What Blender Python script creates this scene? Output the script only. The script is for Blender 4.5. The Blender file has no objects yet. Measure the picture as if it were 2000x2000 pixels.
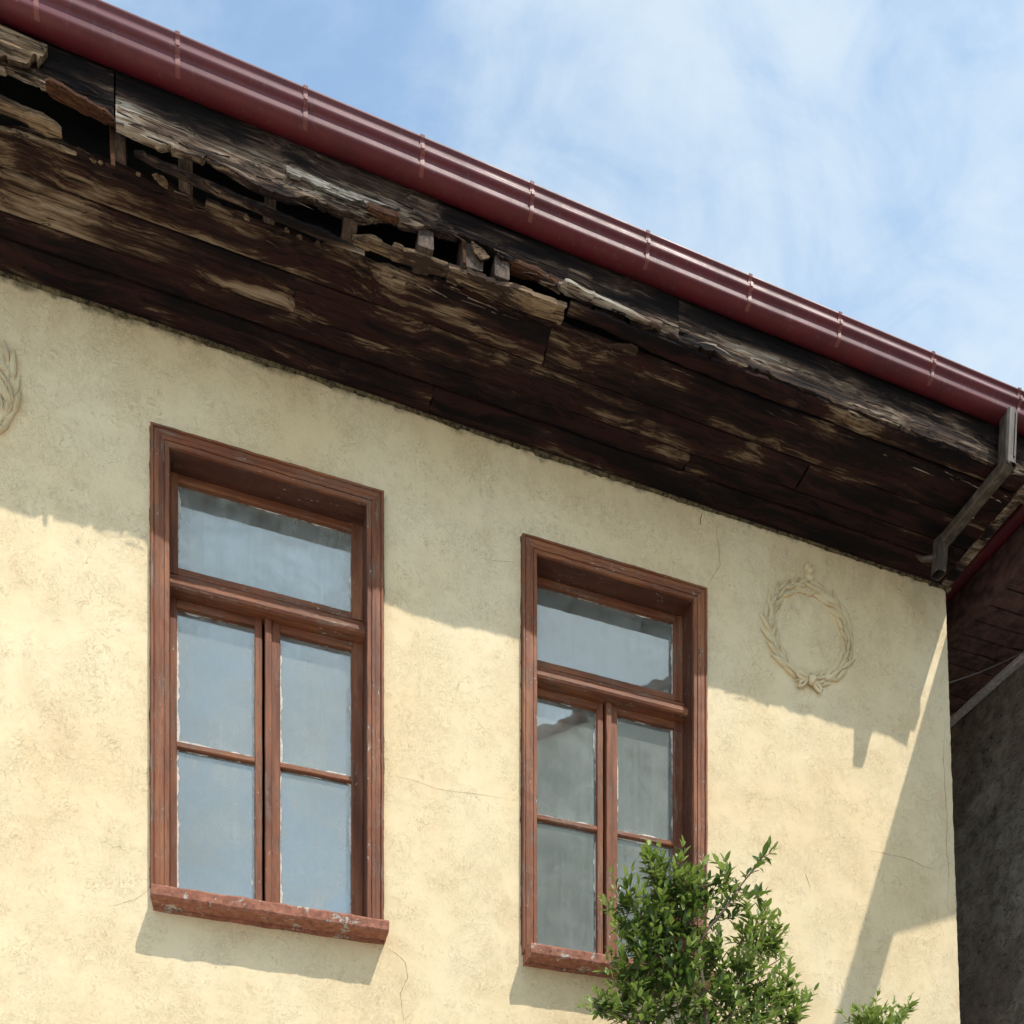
import bpy, bmesh, math, random
from mathutils import Vector, noise as mnoise
random.seed(7)
R = random.random
def U(a, b): return a + (b - a) * random.random()

# ------------------------------------------------------------------ camera
# The facade is the plane y = 0 (x along it to the right, z up, camera side is -y).
FPX, THETA, CX, HOR, DIST, EYE = 1841.0, math.radians(18.05), 1000.0, 2720.0, 5.0, 1.6
scene = bpy.context.scene
cam_d = bpy.data.cameras.new('camera')
cam = bpy.data.objects.new('camera', cam_d)
scene.collection.objects.link(cam)
cam.location = (0, -DIST, EYE)
cam.rotation_euler = (math.radians(90), 0, -THETA)
cam_d.sensor_width = 36.0
cam_d.lens = FPX / 2000.0 * 36.0
cam_d.shift_y = (HOR - 1000.0) / 2000.0
cam_d.clip_end = 2000
scene.camera = cam

# ------------------------------------------------------------------ light
SUN_DIR = Vector((-0.330, 1 / 1.70, -1.0)).normalized()      # the way the light travels
sun_d = bpy.data.lights.new('sun', 'SUN')
sun_d.energy = 2.15
sun_d.angle = math.radians(0.55)
sun_d.color = (1.0, 0.95, 0.86)
sun = bpy.data.objects.new('sun', sun_d)
scene.collection.objects.link(sun)
sun.rotation_euler = SUN_DIR.to_track_quat('-Z', 'Y').to_euler()
sun.location = (3, -6, 14)

world = bpy.data.worlds.new('World')
scene.world = world
world.use_nodes = True
wt = world.node_tree
wt.nodes.clear()
def wn(t, **k):
    n = wt.nodes.new(t)
    for a, b in k.items(): setattr(n, a, b)
    return n
wo = wn('ShaderNodeOutputWorld'); bg = wn('ShaderNodeBackground')
sky = wn('ShaderNodeTexSky', sky_type='NISHITA', sun_disc=False)
sky.sun_elevation = math.asin(-SUN_DIR.z)
sky.sun_rotation = math.atan2(-SUN_DIR.x, -SUN_DIR.y)
sky.altitude = 300; sky.air_density = 1.0; sky.dust_density = 0.8; sky.ozone_density = 0.7
tc = wn('ShaderNodeTexCoord')
mp = wn('ShaderNodeMapping'); mp.inputs['Rotation'].default_value = (0.2, 0.55, 0.5); mp.inputs['Scale'].default_value = (1.0, 1.7, 2.3)
wt.links.new(tc.outputs['Generated'], mp.inputs['Vector'])
def wnoise(scale, det, rough, dist):
    n = wn('ShaderNodeTexNoise'); n.inputs['Scale'].default_value = scale; n.inputs['Detail'].default_value = det
    n.inputs['Roughness'].default_value = rough; n.inputs['Distortion'].default_value = dist
    wt.links.new(mp.outputs['Vector'], n.inputs['Vector']); return n
c1 = wnoise(3.1, 7, 0.58, 0.55); c2 = wnoise(9.0, 6, 0.62, 1.0)
ad = wn('ShaderNodeMath', operation='MULTIPLY_ADD'); ad.inputs[1].default_value = 0.42
wt.links.new(c2.outputs['Fac'], ad.inputs[0]); wt.links.new(c1.outputs['Fac'], ad.inputs[2])
rp = wn('ShaderNodeValToRGB')
rp.color_ramp.interpolation = 'EASE'
rp.color_ramp.elements[0].position = 0.46; rp.color_ramp.elements[0].color = (0.16, 0.16, 0.16, 1)
rp.color_ramp.elements[1].position = 0.96; rp.color_ramp.elements[1].color = (0.80, 0.80, 0.80, 1)
wt.links.new(ad.outputs[0], rp.inputs['Fac'])
mx = wn('ShaderNodeMix', data_type='RGBA')
mx.inputs['B'].default_value = (2.75, 3.15, 3.4, 1)            # sunlit cloud, in the sky texture's own units
wt.links.new(rp.outputs['Color'], mx.inputs['Factor'])
tn = wn('ShaderNodeMix', data_type='RGBA', blend_type='MULTIPLY'); tn.inputs['Factor'].default_value = 1.0; tn.inputs['B'].default_value = (0.95, 1.09, 1.04, 1)
wt.links.new(sky.outputs['Color'], tn.inputs['A']); wt.links.new(tn.outputs['Result'], mx.inputs['A'])
bg.inputs['Strength'].default_value = 0.15
wt.links.new(mx.outputs['Result'], bg.inputs['Color'])
wt.links.new(bg.outputs['Background'], wo.inputs['Surface'])

vs = scene.view_settings
vs.view_transform = 'Standard'; vs.look = 'None'; vs.gamma = 1.0; vs.use_curve_mapping = False
vs.exposure = 0.97
scene.render.engine = 'CYCLES'
scene.cycles.max_bounces = 6
scene.cycles.diffuse_bounces = 4
scene.cycles.use_adaptive_sampling = True
scene.cycles.adaptive_threshold = 0.018
scene.cycles.transparent_max_bounces = 12

# ------------------------------------------------------------------ helpers
def P(u, v, p):
    """point p metres in front of the facade plane, measured off the photograph"""
    rx = FPX * math.sin(THETA) + (u - CX) * math.cos(THETA)
    ry = FPX * math.cos(THETA) - (u - CX) * math.sin(THETA)
    k = (DIST - p) / ry
    return Vector((rx * k, -p, EYE + (HOR - v) * k))
def XU(u, p): return P(u, 0, p).x
def link(o, parent=None):
    scene.collection.objects.link(o)
    if parent is not None: o.parent = parent
    return o
def mk(name, verts, faces, mat, parent=None, smooth=False):
    me = bpy.data.meshes.new(name)
    me.from_pydata([tuple(v) for v in verts], [], faces)
    if smooth:
        for f in me.polygons: f.use_smooth = True
    if isinstance(mat, (list, tuple)):
        for m in mat: me.materials.append(m)
    elif mat: me.materials.append(mat)
    bm = bmesh.new(); bm.from_mesh(me); bmesh.ops.recalc_face_normals(bm, faces=bm.faces); bm.to_mesh(me); bm.free()
    return link(bpy.data.objects.new(name, me), parent)
def empty(name, loc=(0, 0, 0), parent=None):
    o = bpy.data.objects.new(name, None); o.location = loc; o.empty_display_size = 0.2
    return link(o, parent)
def tag(o, label=None, cat=None, group=None, kind=None):
    if label: o['label'] = label
    if cat: o['category'] = cat
    if group: o['group'] = group
    if kind: o['kind'] = kind
    return o
class MB:
    def __init__(s): s.v = []; s.f = []
    def add(s, vs_, fs):
        b = len(s.v); s.v += [Vector(q) for q in vs_]; s.f += [tuple(b + i for i in f) for f in fs]
    def box(s, x0, x1, y0, y1, z0, z1):
        s.add([(x0,y0,z0),(x1,y0,z0),(x1,y1,z0),(x0,y1,z0),(x0,y0,z1),(x1,y0,z1),(x1,y1,z1),(x0,y1,z1)],
              [(0,3,2,1),(4,5,6,7),(0,1,5,4),(1,2,6,5),(2,3,7,6),(3,0,4,7)])
    def loops(s, rings, closed=True, caps=True):
        n = len(rings[0]); b = len(s.v)
        for r in rings: s.v += [Vector(q) for q in r]
        for i in range(len(rings) - 1):
            for j in range(n if closed else n - 1):
                k = (j + 1) % n
                s.f.append((b+i*n+j, b+i*n+k, b+(i+1)*n+k, b+(i+1)*n+j))
        if caps and closed:
            s.f.append(tuple(b + j for j in reversed(range(n))))
            s.f.append(tuple(b + (len(rings)-1)*n + j for j in range(n)))
    def bar(s, a, b, side, w, h, ch=0.003, seg=1, jit=0.0, seed=0.0, taper=1.0):
        """chamfered bar from a to b; 'side' spans the width w, h goes across it"""
        a = Vector(a); b = Vector(b); d = (b - a).normalized(); side = Vector(side)
        side = (side - d * side.dot(d)).normalized(); up = d.cross(side)
        rings = []
        for i in range(seg + 1):
            t = i / seg; c = a.lerp(b, t); k = 1 + (taper - 1) * t
            pts = []
            for sx, sy in ((-1,-1),(1,-1),(1,1),(-1,1)):
                W, H = w/2*k, h/2*k
                q1 = (sx*W, sy*(H-ch)); q2 = (sx*(W-ch), sy*H)
                for q in ((q1, q2) if sx*sy < 0 else (q2, q1)):
                    v = c + side*q[0] + up*q[1]
                    if jit:
                        nv = mnoise.noise_vector(v*9 + Vector((seed, seed, seed))) + 0.6*mnoise.noise_vector(v*37)
                        v = v + (nv - d*nv.dot(d)) * jit
                    pts.append(v)
            # order ring
            pts.sort(key=lambda q: math.atan2((q - c).dot(up), (q - c).dot(side)))
            rings.append(pts)
        s.loops(rings)
    def tube(s, pts, rad, n=8, caps=True):
        rings = []; m = len(pts); pts = [Vector(q) for q in pts]
        for i in range(m):
            d = (pts[min(i+1, m-1)] - pts[max(i-1, 0)]).normalized()
            ref = Vector((0,0,1)) if abs(d.z) < 0.95 else Vector((1,0,0))
            a = d.cross(ref).normalized(); b = d.cross(a)
            r = rad[i] if isinstance(rad, (list, tuple)) else rad
            rings.append([pts[i] + (a*math.cos(2*math.pi*j/n) + b*math.sin(2*math.pi*j/n))*r for j in range(n)])
        s.loops(rings, True, caps)
    def poly(s, pts, thick):
        """flat traced outline (list of Vectors) given thickness along 'thick' vector"""
        n = len(pts); t = Vector(thick)
        s.add([Vector(q) for q in pts] + [Vector(q) + t for q in pts],
              [tuple(range(n)), tuple(reversed(range(n, 2*n)))] + [(i, n+i, n+(i+1)%n, (i+1)%n) for i in range(n)])
    def build(s, name, mat, parent=None, smooth=False): return mk(name, s.v, s.f, mat, parent, smooth)

# ------------------------------------------------------------------ materials
class NT:
    def __init__(s, name):
        s.m = bpy.data.materials.new(name); s.m.use_nodes = True; s.t = s.m.node_tree; s.t.nodes.clear()
        s.out = s.n('ShaderNodeOutputMaterial')
    def n(s, typ, ins=None, **k):
        nd = s.t.nodes.new(typ)
        for a, b in k.items(): setattr(nd, a, b)
        for a, b in (ins or {}).items(): s.set(nd, a, b)
        return nd
    def set(s, nd, a, b):
        if isinstance(b, bpy.types.NodeSocket): s.t.links.new(b, nd.inputs[a])
        else:
            if isinstance(b, tuple) and len(b) == 3 and nd.inputs[a].type == 'RGBA': b = b + (1,)
            nd.inputs[a].default_value = b
    def pos(s): return s.n('ShaderNodeNewGeometry').outputs['Position']
    def map(s, vec, scale=(1,1,1), loc=(0,0,0), rot=(0,0,0)):
        return s.n('ShaderNodeMapping', {'Vector': vec, 'Scale': scale, 'Location': loc, 'Rotation': rot}).outputs[0]
    def noise(s, vec, scale, det=4, rough=0.55, dist=0.0):
        return s.n('ShaderNodeTexNoise', {'Vector': vec, 'Scale': scale, 'Detail': det, 'Roughness': rough, 'Distortion': dist}).outputs['Fac']
    def vor(s, vec, scale, feature='DISTANCE_TO_EDGE', rnd=1.0):
        nd = s.n('ShaderNodeTexVoronoi', {'Vector': vec, 'Scale': scale, 'Randomness': rnd}, feature=feature)
        return nd.outputs['Distance']
    def math(s, op, a, b=0.0, c=None, clamp=False):
        nd = s.n('ShaderNodeMath', {0: a, 1: b}, operation=op); nd.use_clamp = clamp
        if c is not None: s.set(nd, 2, c)
        return nd.outputs[0]
    def rng(s, v, a, b, lo=0.0, hi=1.0, smooth=True):
        nd = s.n('ShaderNodeMapRange', {'Value': v, 'From Min': a, 'From Max': b, 'To Min': lo, 'To Max': hi})
        nd.interpolation_type = 'SMOOTHSTEP' if smooth else 'LINEAR'; return nd.outputs[0]
    def ramp(s, f, stops, interp='LINEAR'):
        nd = s.n('ShaderNodeValToRGB', {'Fac': f}); cr = nd.color_ramp; cr.interpolation = interp
        while len(cr.elements) < len(stops): cr.elements.new(0.5)
        for e, (q, c) in zip(cr.elements, stops):
            e.position = q; e.color = tuple(c) + (1,) if len(c) == 3 else c
        return nd.outputs['Color']
    def mix(s, f, a, b, blend='MIX'):
        nd = s.n('ShaderNodeMix', data_type='RGBA', blend_type=blend)
        s.set(nd, 'Factor', f); s.set(nd, 'A', a); s.set(nd, 'B', b); return nd.outputs['Result']
    def sep(s, v): return s.n('ShaderNodeSeparateXYZ', {0: v}).outputs
    def bump(s, h, strength, dist, normal=None):
        nd = s.n('ShaderNodeBump', {'Height': h, 'Strength': strength, 'Distance': dist})
        if normal is not None: s.set(nd, 'Normal', normal)
        return nd.outputs[0]
    def principled(s, **k):
        nd = s.n('ShaderNodeBsdfPrincipled', {a.replace('_', ' '): b for a, b in k.items()}); return nd.outputs[0]
    def done(s, sh): s.t.links.new(sh, s.out.inputs['Surface']); return s.m

def m_plaster(name, base, light, brown, bumpk=1.0, scr=1.0):
    t = NT(name); p = t.pos()
    big = t.noise(p, 0.9, 5, 0.6); mid = t.noise(t.map(p, (1, 1, 0.55)), 3.6, 6, 0.65, 0.5)
    blot = t.noise(p, 13, 5, 0.7, 0.3)
    col = t.mix(t.rng(big, 0.36, 0.66), base, light)
    col = t.mix(t.math('MULTIPLY', t.rng(mid, 0.50, 0.74), 0.45), col, brown)
    col = t.mix(t.math('MULTIPLY', t.rng(blot, 0.54, 0.75), 0.28), col, brown)
    # trowel scratches: thin ridges of a warped noise, only here and there
    wv = t.n('ShaderNodeVectorMath', {0: p, 1: t.n('ShaderNodeVectorMath', {0: t.n('ShaderNodeTexNoise', {'Vector': p, 'Scale': 7.0, 'Detail': 3.0}).outputs['Color'], 1: (0.20, 0.20, 0.20)}, operation='MULTIPLY').outputs[0]}, operation='ADD').outputs[0]
    s1 = t.math('ABSOLUTE', t.math('SUBTRACT', t.noise(t.map(wv, (1, 1, 0.7)), 21, 4, 0.6, 1.2), 0.5))
    line = t.rng(s1, 0.0, 0.022, 1.0, 0.0)
    mask = t.rng(t.noise(p, 5.2, 5, 0.7), 0.44, 0.60)
    line = t.math('MULTIPLY', t.math('MULTIPLY', line, mask), 0.50 * scr)
    s2 = t.math('ABSOLUTE', t.math('SUBTRACT', t.noise(t.map(wv, (1, 1, 1), (3, 1, 7)), 46, 3, 0.6, 1.6), 0.5))
    line2 = t.math('MULTIPLY', t.math('MULTIPLY', t.rng(s2, 0.0, 0.03, 1.0, 0.0), t.rng(t.noise(p, 3.1, 4, 0.7), 0.40, 0.58)), 0.42 * scr)
    ln = t.math('MAXIMUM', line, line2)
    col = t.mix(ln, col, (0.34, 0.225, 0.11))
    # hairline cracks
    cr = t.vor(t.map(wv, (1, 1, 1.2)), 1.5)
    crm = t.math('MULTIPLY', t.rng(cr, 0.0, 0.0022, 1.0, 0.0), t.rng(t.noise(p, 1.1, 3), 0.54, 0.60))
    col = t.mix(t.math('MULTIPLY', crm, 0.55), col, tuple(c * 0.4 for c in brown))
    # brown weather stain under the eave
    z = t.sep(p)[2]
    st = t.math('MULTIPLY', t.rng(z, 6.45, 6.93), t.rng(t.noise(t.map(p, (1, 1, 0.22)), 4.5, 5, 0.65), 0.38, 0.66))
    col = t.mix(t.math('MULTIPLY', st, 0.22), col, (0.42, 0.28, 0.14))
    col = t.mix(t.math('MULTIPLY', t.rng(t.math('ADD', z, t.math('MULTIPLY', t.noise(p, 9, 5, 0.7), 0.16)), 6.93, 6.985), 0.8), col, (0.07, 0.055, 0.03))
    h = t.math('ADD', t.math('MULTIPLY', t.noise(p, 75, 4, 0.65), 0.5), t.math('MULTIPLY', t.noise(p, 17, 5, 0.6), 0.9))
    h = t.math('SUBTRACT', h, t.math('MULTIPLY', ln, 0.9))
    nrm = t.bump(h, 0.50 * bumpk, 0.005)
    nrm = t.bump(t.noise(p, 2.6, 3), 0.5, 0.03, nrm)
    return t.done(t.principled(Base_Color=col, Roughness=0.92, Normal=nrm, Specular_IOR_Level=0.15))

def m_wood_paint(name, axis, reveal_shade=False):
    """red-brown window paint, worn along the grain"""
    t = NT(name); p = t.pos()
    sc = {'x': (0.09, 1, 1), 'z': (1, 1, 0.09), 'y': (1, 0.09, 1)}[axis]
    g = t.map(p, sc)
    gr = t.noise(g, 95, 5, 0.65, 0.4); lo = t.noise(g, 16, 5, 0.6); big = t.noise(p, 4.5, 5, 0.65)
    col = t.ramp(lo, [(0.30, (0.100, 0.029, 0.012)), (0.50, (0.210, 0.068, 0.028)), (0.70, (0.330, 0.128, 0.054))])
    col = t.mix(t.math('MULTIPLY', t.rng(gr, 0.50, 0.66), 0.55), col, (0.085, 0.034, 0.022))
    if reveal_shade: col = t.mix(0.72, col, (0.050, 0.017, 0.012))      # shade of the window reveals, put into the colour
    # paint gone: grey-brown wood
    bare = t.math('MULTIPLY', t.rng(big, 0.46, 0.60), t.rng(t.noise(g, 44, 5, 0.7), 0.42, 0.60))
    col = t.mix(t.math('MULTIPLY', bare, 0.25 if reveal_shade else 0.85), col, t.ramp(gr, [(0.35, (0.075, 0.036, 0.022)), (0.65, (0.28, 0.165, 0.110))]))
    # small pale chips
    ch = t.math('MULTIPLY', t.rng(t.noise(t.map(p, tuple(0.35 + 0.65*q for q in sc)), 70, 4, 0.7), 0.635, 0.675), t.rng(big, 0.47, 0.58))
    col = t.mix(t.math('MULTIPLY', ch, 0.8), col, (0.60, 0.52, 0.46))
    h = t.math('SUBTRACT', t.math('MULTIPLY', gr, 0.7), t.math('MULTIPLY', bare, 0.5))
    return t.done(t.principled(Base_Color=col, Roughness=0.62, Normal=t.bump(h, 0.6, 0.004), Specular_IOR_Level=0.35))

def m_sill():
    t = NT('sill_paint'); p = t.pos()
    a = t.noise(p, 30, 6, 0.7); b = t.noise(p, 11, 6, 0.7, 0.4); c = t.noise(p, 140, 3)
    col = t.ramp(a, [(0.32, (0.16, 0.052, 0.030)), (0.55, (0.32, 0.118, 0.068)), (0.75, (0.43, 0.19, 0.125))])
    pl = t.rng(b, 0.585, 0.615)
    col = t.mix(t.math('MULTIPLY', pl, 0.85), col, t.ramp(c, [(0.3, (0.33, 0.27, 0.22)), (0.7, (0.58, 0.52, 0.45))]))
    dk = t.rng(t.noise(t.map(p, (1,1,1), (5,2,1)), 17, 5, 0.7), 0.62, 0.68)
    col = t.mix(t.math('MULTIPLY', dk, 0.75), col, (0.045, 0.03, 0.025))
    h = t.math('ADD', t.math('MULTIPLY', a, 0.9), t.math('MULTIPLY', pl, -0.5))
    return t.done(t.principled(Base_Color=col, Roughness=0.8, Normal=t.bump(h, 0.8, 0.008)))

def m_eave(name, mode):
    """dark stained boards with paint peeled to bare wood in long streaks (grain along x)"""
    t = NT(name); p = t.pos(); s = t.sep(p)
    oi = t.math('MULTIPLY', t.n('ShaderNodeObjectInfo').outputs['Random'], 23.0)          # every board its own piece of tree
    po = t.n('ShaderNodeVectorMath', {0: p, 1: t.n('ShaderNodeCombineXYZ', {0: oi, 1: oi, 2: oi}).outputs[0]}, operation='ADD').outputs[0]
    wob = t.math('MULTIPLY', t.noise(t.map(po, (1.0, 0.6, 0.6)), 1.6, 3), 0.16)
    pw = t.n('ShaderNodeVectorMath', {0: po, 1: t.n('ShaderNodeCombineXYZ', {0: 0.0, 1: wob, 2: wob}).outputs[0]}, operation='ADD').outputs[0]
    gr = t.noise(t.map(pw, (0.05, 1, 1)), 150, 4, 0.7, 0.2)
    st = t.noise(t.map(pw, (0.06, 1, 1)), 30, 5, 0.65, 0.2)
    fib = t.noise(t.map(pw, (0.022, 1, 1), (7, 1, 2)), 75, 5, 0.75, 0.3)
    pa = t.noise(t.map(pw, (0.22, 1, 1), (2, 5, 3)), 7.6, 4, 0.5, 0.35)
    tone = t.noise(t.map(pw, (0.10, 1, 1), (4, 8, 1)), 13, 5, 0.6, 0.3)
    ek = 0.86 if mode == 'soffit' else 1.0
    e1 = t.math('MULTIPLY', t.math('SUBTRACT', fib, 0.5), 0.55*ek); e2 = t.math('MULTIPLY', t.math('SUBTRACT', st, 0.5), 0.45*ek)
    lev = t.math('ADD', pa, t.math('ADD', e1, e2))                                       # how far the surface has weathered
    fine = t.math('ADD', t.math('MULTIPLY', gr, 0.45), t.math('ADD', t.math('MULTIPLY', fib, 0.3), t.math('MULTIPLY', tone, 0.25)))
    if mode == 'soffit':
        w = t.math('MULTIPLY', t.rng(s[0], 2.7, 1.1), t.rng(s[1], -0.13, -0.27))
        lev = t.math('ADD', t.math('SUBTRACT', lev, 0.045), t.math('MULTIPLY', w, 0.120))
        col = t.ramp(lev, [(0.36, (0.0055, 0.0034, 0.0036)), (0.47, (0.0125, 0.0065, 0.0058)), (0.53, (0.024, 0.0105, 0.0082)), (0.585, (0.036, 0.0175, 0.012)), (0.625, (0.095, 0.056, 0.033)), (0.70, (0.205, 0.140, 0.088)), (0.80, (0.34, 0.26, 0.18))])
        mask = t.rng(lev, 0.585, 0.64)
        rd = t.math('MULTIPLY', t.rng(tone, 0.46, 0.58), t.math('SUBTRACT', 1.0, mask))
        col = t.mix(t.math('MULTIPLY', rd, 0.7), col, (0.034, 0.0105, 0.0088))
    elif mode == 'fascia':
        lev = t.math('ADD', lev, t.rng(s[2], 7.24, 7.03, -0.10, 0.07))
        col = t.ramp(lev, [(0.38, (0.0060, 0.0042, 0.0042)), (0.48, (0.0180, 0.0110, 0.0090)), (0.545, (0.050, 0.031, 0.023)), (0.60, (0.110, 0.070, 0.047)), (0.68, (0.235, 0.172, 0.120)), (0.78, (0.42, 0.36, 0.29))])
        mask = t.rng(lev, 0.52, 0.62)
    elif mode == 'red':
        mask = t.rng(lev, 0.3, 0.5, 0.4, 1.0)
        col = t.ramp(fine, [(0.36, (0.014, 0.006, 0.004)), (0.50, (0.062, 0.024, 0.012)), (0.64, (0.16, 0.072, 0.034))])
    elif mode == 'white':
        mask = t.rng(lev, 0.40, 0.50)
        col = t.mix(mask, (0.05, 0.035, 0.027), t.ramp(fine, [(0.38, (0.08, 0.066, 0.054)), (0.50, (0.26, 0.23, 0.19)), (0.62, (0.58, 0.54, 0.48))]))
    else:   # bare splintered wood
        mask = t.rng(lev, 0.40, 0.54)
        col = t.mix(mask, (0.045, 0.026, 0.017), t.ramp(fine, [(0.36, (0.045, 0.026, 0.015)), (0.48, (0.165, 0.105, 0.060)), (0.57, (0.30, 0.205, 0.125)), (0.68, (0.45, 0.34, 0.23))]))
    col = t.mix(t.math('MULTIPLY', t.rng(fine, 0.46, 0.36), 0.5), col, (0.008, 0.005, 0.004))
    # knots
    kn = t.n('ShaderNodeTexVoronoi', {'Vector': t.map(p, (0.42, 1, 0.0)), 'Scale': 3.4, 'Randomness': 1.0}).outputs['Distance']
    ring = t.math('ADD', 0.5, t.math('MULTIPLY', t.math('SINE', t.math('MULTIPLY', kn, 260.0)), 0.5))
    km = t.math('MULTIPLY', t.rng(kn, 0.075, 0.02), t.math('MULTIPLY', ring, 0.7))
    col = t.mix(km, col, (0.13, 0.085, 0.055))
    # splits along the grain
    sp = t.math('ABSOLUTE', t.math('SUBTRACT', t.noise(t.map(pw, (0.028, 1, 1), (1, 2, 9)), 17, 3, 0.6, 0.2), 0.5))
    spm = t.rng(sp, 0.0, 0.010, 1.0, 0.0)
    col = t.mix(t.math('MULTIPLY', spm, 0.85), col, (0.005, 0.0035, 0.0035))
    h = t.math('ADD', t.math('MULTIPLY', gr, 0.6), t.math('ADD', t.math('MULTIPLY', st, 0.7), t.math('MULTIPLY', fib, 0.6)))
    h = t.math('SUBTRACT', h, t.math('ADD', t.math('MULTIPLY', mask, 0.35), t.math('MULTIPLY', spm, 1.0)))
    return t.done(t.principled(Base_Color=col, Roughness=0.85, Normal=t.bump(h, 0.8, 0.008), Specular_IOR_Level=0.15))

def m_joist():
    t = NT('rafter_wood'); p = t.pos()
    g = t.noise(t.map(p, (1, 0.3, 0.4)), 60, 5, 0.7)
    col = t.ramp(g, [(0.35, (0.022, 0.013, 0.009)), (0.55, (0.085, 0.054, 0.037)), (0.7, (0.18, 0.125, 0.088))])
    return t.done(t.principled(Base_Color=col, Roughness=0.85, Normal=t.bump(g, 0.6, 0.006)))

def m_gutter(name, col):
    t = NT(name); p = t.pos()
    n = t.noise(p, 6, 5, 0.6); f = t.noise(p, 90, 3)
    dr = t.noise(t.map(p, (1, 1, 0.1)), 42, 4, 0.7)
    c = t.mix(t.rng(n, 0.4, 0.7), col, tuple(q * 0.72 for q in col))
    c = t.mix(t.math('MULTIPLY', t.rng(dr, 0.56, 0.72), 0.30), c, (0.16, 0.11, 0.10))
    rg = t.rng(t.math('ADD', n, t.math('MULTIPLY', f, 0.3)), 0.4, 0.9, 0.42, 0.56)
    return t.done(t.principled(Base_Color=c, Roughness=rg, Specular_IOR_Level=0.5, Normal=t.bump(n, 0.06, 0.01)))

def m_pipe():
    t = NT('weathered_zinc'); p = t.pos()
    n = t.noise(t.map(p, (1, 1, 0.35)), 26, 6, 0.7, 0.3); b = t.noise(p, 7, 5)
    col = t.ramp(n, [(0.3, (0.024, 0.018, 0.013)), (0.52, (0.060, 0.043, 0.030)), (0.76, (0.17, 0.14, 0.11))])
    col = t.mix(t.math('MULTIPLY', t.rng(b, 0.5, 0.65), 0.6), col, (0.075, 0.046, 0.026))
    return t.done(t.principled(Base_Color=col, Roughness=0.6, Metallic=0.1, Normal=t.bump(n, 0.4, 0.004)))

def m_glass(name, dk):
    t = NT(name); p = t.pos()
    gen = t.sep(t.n('ShaderNodeTexCoord').outputs['Generated'])
    ex = t.math('MINIMUM', gen[0], t.math('SUBTRACT', 1.0, gen[0]))
    ez = t.math('MINIMUM', gen[2], t.math('SUBTRACT', 1.0, gen[2]))
    edge = t.rng(t.math('MINIMUM', t.math('MULTIPLY', ex, 0.8), ez), 0.0, 0.085, 1.0, 0.0)
    edge = t.math('MULTIPLY', edge, t.rng(t.noise(p, 12, 4), 0.3, 0.65))
    bott = t.rng(gen[2], 0.22, 0.0)
    cloud = t.noise(p, 4.2, 6, 0.65, 0.4); run = t.noise(t.map(p, (1, 1, 0.05)), 30, 4, 0.65)
    fine = t.noise(p, 120, 4, 0.7)
    d = t.math('ADD', t.rng(cloud, 0.32, 0.70, 0.20, 0.66), t.math('MULTIPLY', edge, 0.30))
    d = t.math('ADD', d, t.math('MULTIPLY', bott, 0.05))
    d = t.math('ADD', d, t.math('MULTIPLY', t.math('SUBTRACT', run, 0.5), 0.60))
    d = t.math('ADD', d, t.math('MULTIPLY', t.math('SUBTRACT', fine, 0.5), 0.12))
    sc = t.math('MULTIPLY', t.rng(t.noise(t.map(p, (1.6, 1, 0.7)), 34, 2, 0.5), 0.76, 0.80), 0.5)
    d = t.math('MULTIPLY', t.math('ADD', d, sc), dk, clamp=True)
    nrm = t.bump(t.noise(p, 3.2, 2), 0.10, 0.012)
    gl = t.n('ShaderNodeBsdfGlossy', {'Color': (0.88, 0.85, 0.76), 'Roughness': 0.02, 'Normal': nrm}).outputs[0]
    tr = t.n('ShaderNodeBsdfTransparent', {'Color': (0.85, 0.90, 0.90)}).outputs[0]
    fr = t.n('ShaderNodeFresnel', {'IOR': 1.5}).outputs[0]
    refl = t.math('ADD', t.math('MULTIPLY', fr, 1.2), 0.27, clamp=True)
    a = t.n('ShaderNodeMixShader', {0: refl, 1: tr, 2: gl}).outputs[0]
    df = t.n('ShaderNodeBsdfDiffuse', {'Color': (0.40, 0.425, 0.40)}).outputs[0]
    return t.done(t.n('ShaderNodeMixShader', {0: d, 1: a, 2: df}).outputs[0])

def m_flat(name, col, rough=0.85, nscale=30, var=0.25, bump=0.3):
    t = NT(name); p = t.pos(); n = t.noise(p, nscale, 5, 0.65)
    c = t.mix(t.rng(n, 0.3, 0.7), tuple(q * (1 - var) for q in col), tuple(min(1, q * (1 + var)) for q in col))
    return t.done(t.principled(Base_Color=c, Roughness=rough, Normal=t.bump(n, bump, 0.005)))

def m_stonewall():
    t = NT('rough_render'); p = t.pos()
    a = t.noise(p, 9, 7, 0.72, 0.4); b = t.noise(p, 2.0, 5); c = t.noise(t.map(p, (1, 0.5, 1)), 38, 5, 0.75, 0.8)
    col = t.ramp(a, [(0.33, (0.11, 0.090, 0.070)), (0.5, (0.27, 0.225, 0.175)), (0.68, (0.42, 0.365, 0.29))])
    col = t.mix(t.math('MULTIPLY', t.rng(b, 0.45, 0.65), 0.6), col, (0.15, 0.10, 0.07))
    pit = t.rng(c, 0.40, 0.34)
    col = t.mix(t.math('MULTIPLY', pit, 0.8), col, (0.03, 0.022, 0.018))
    h = t.math('SUBTRACT', t.math('ADD', t.math('MULTIPLY', a, 1.6), t.math('MULTIPLY', c, 0.8)), pit)
    return t.done(t.principled(Base_Color=col, Roughness=0.95, Normal=t.bump(h, 1.0, 0.03)))

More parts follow.
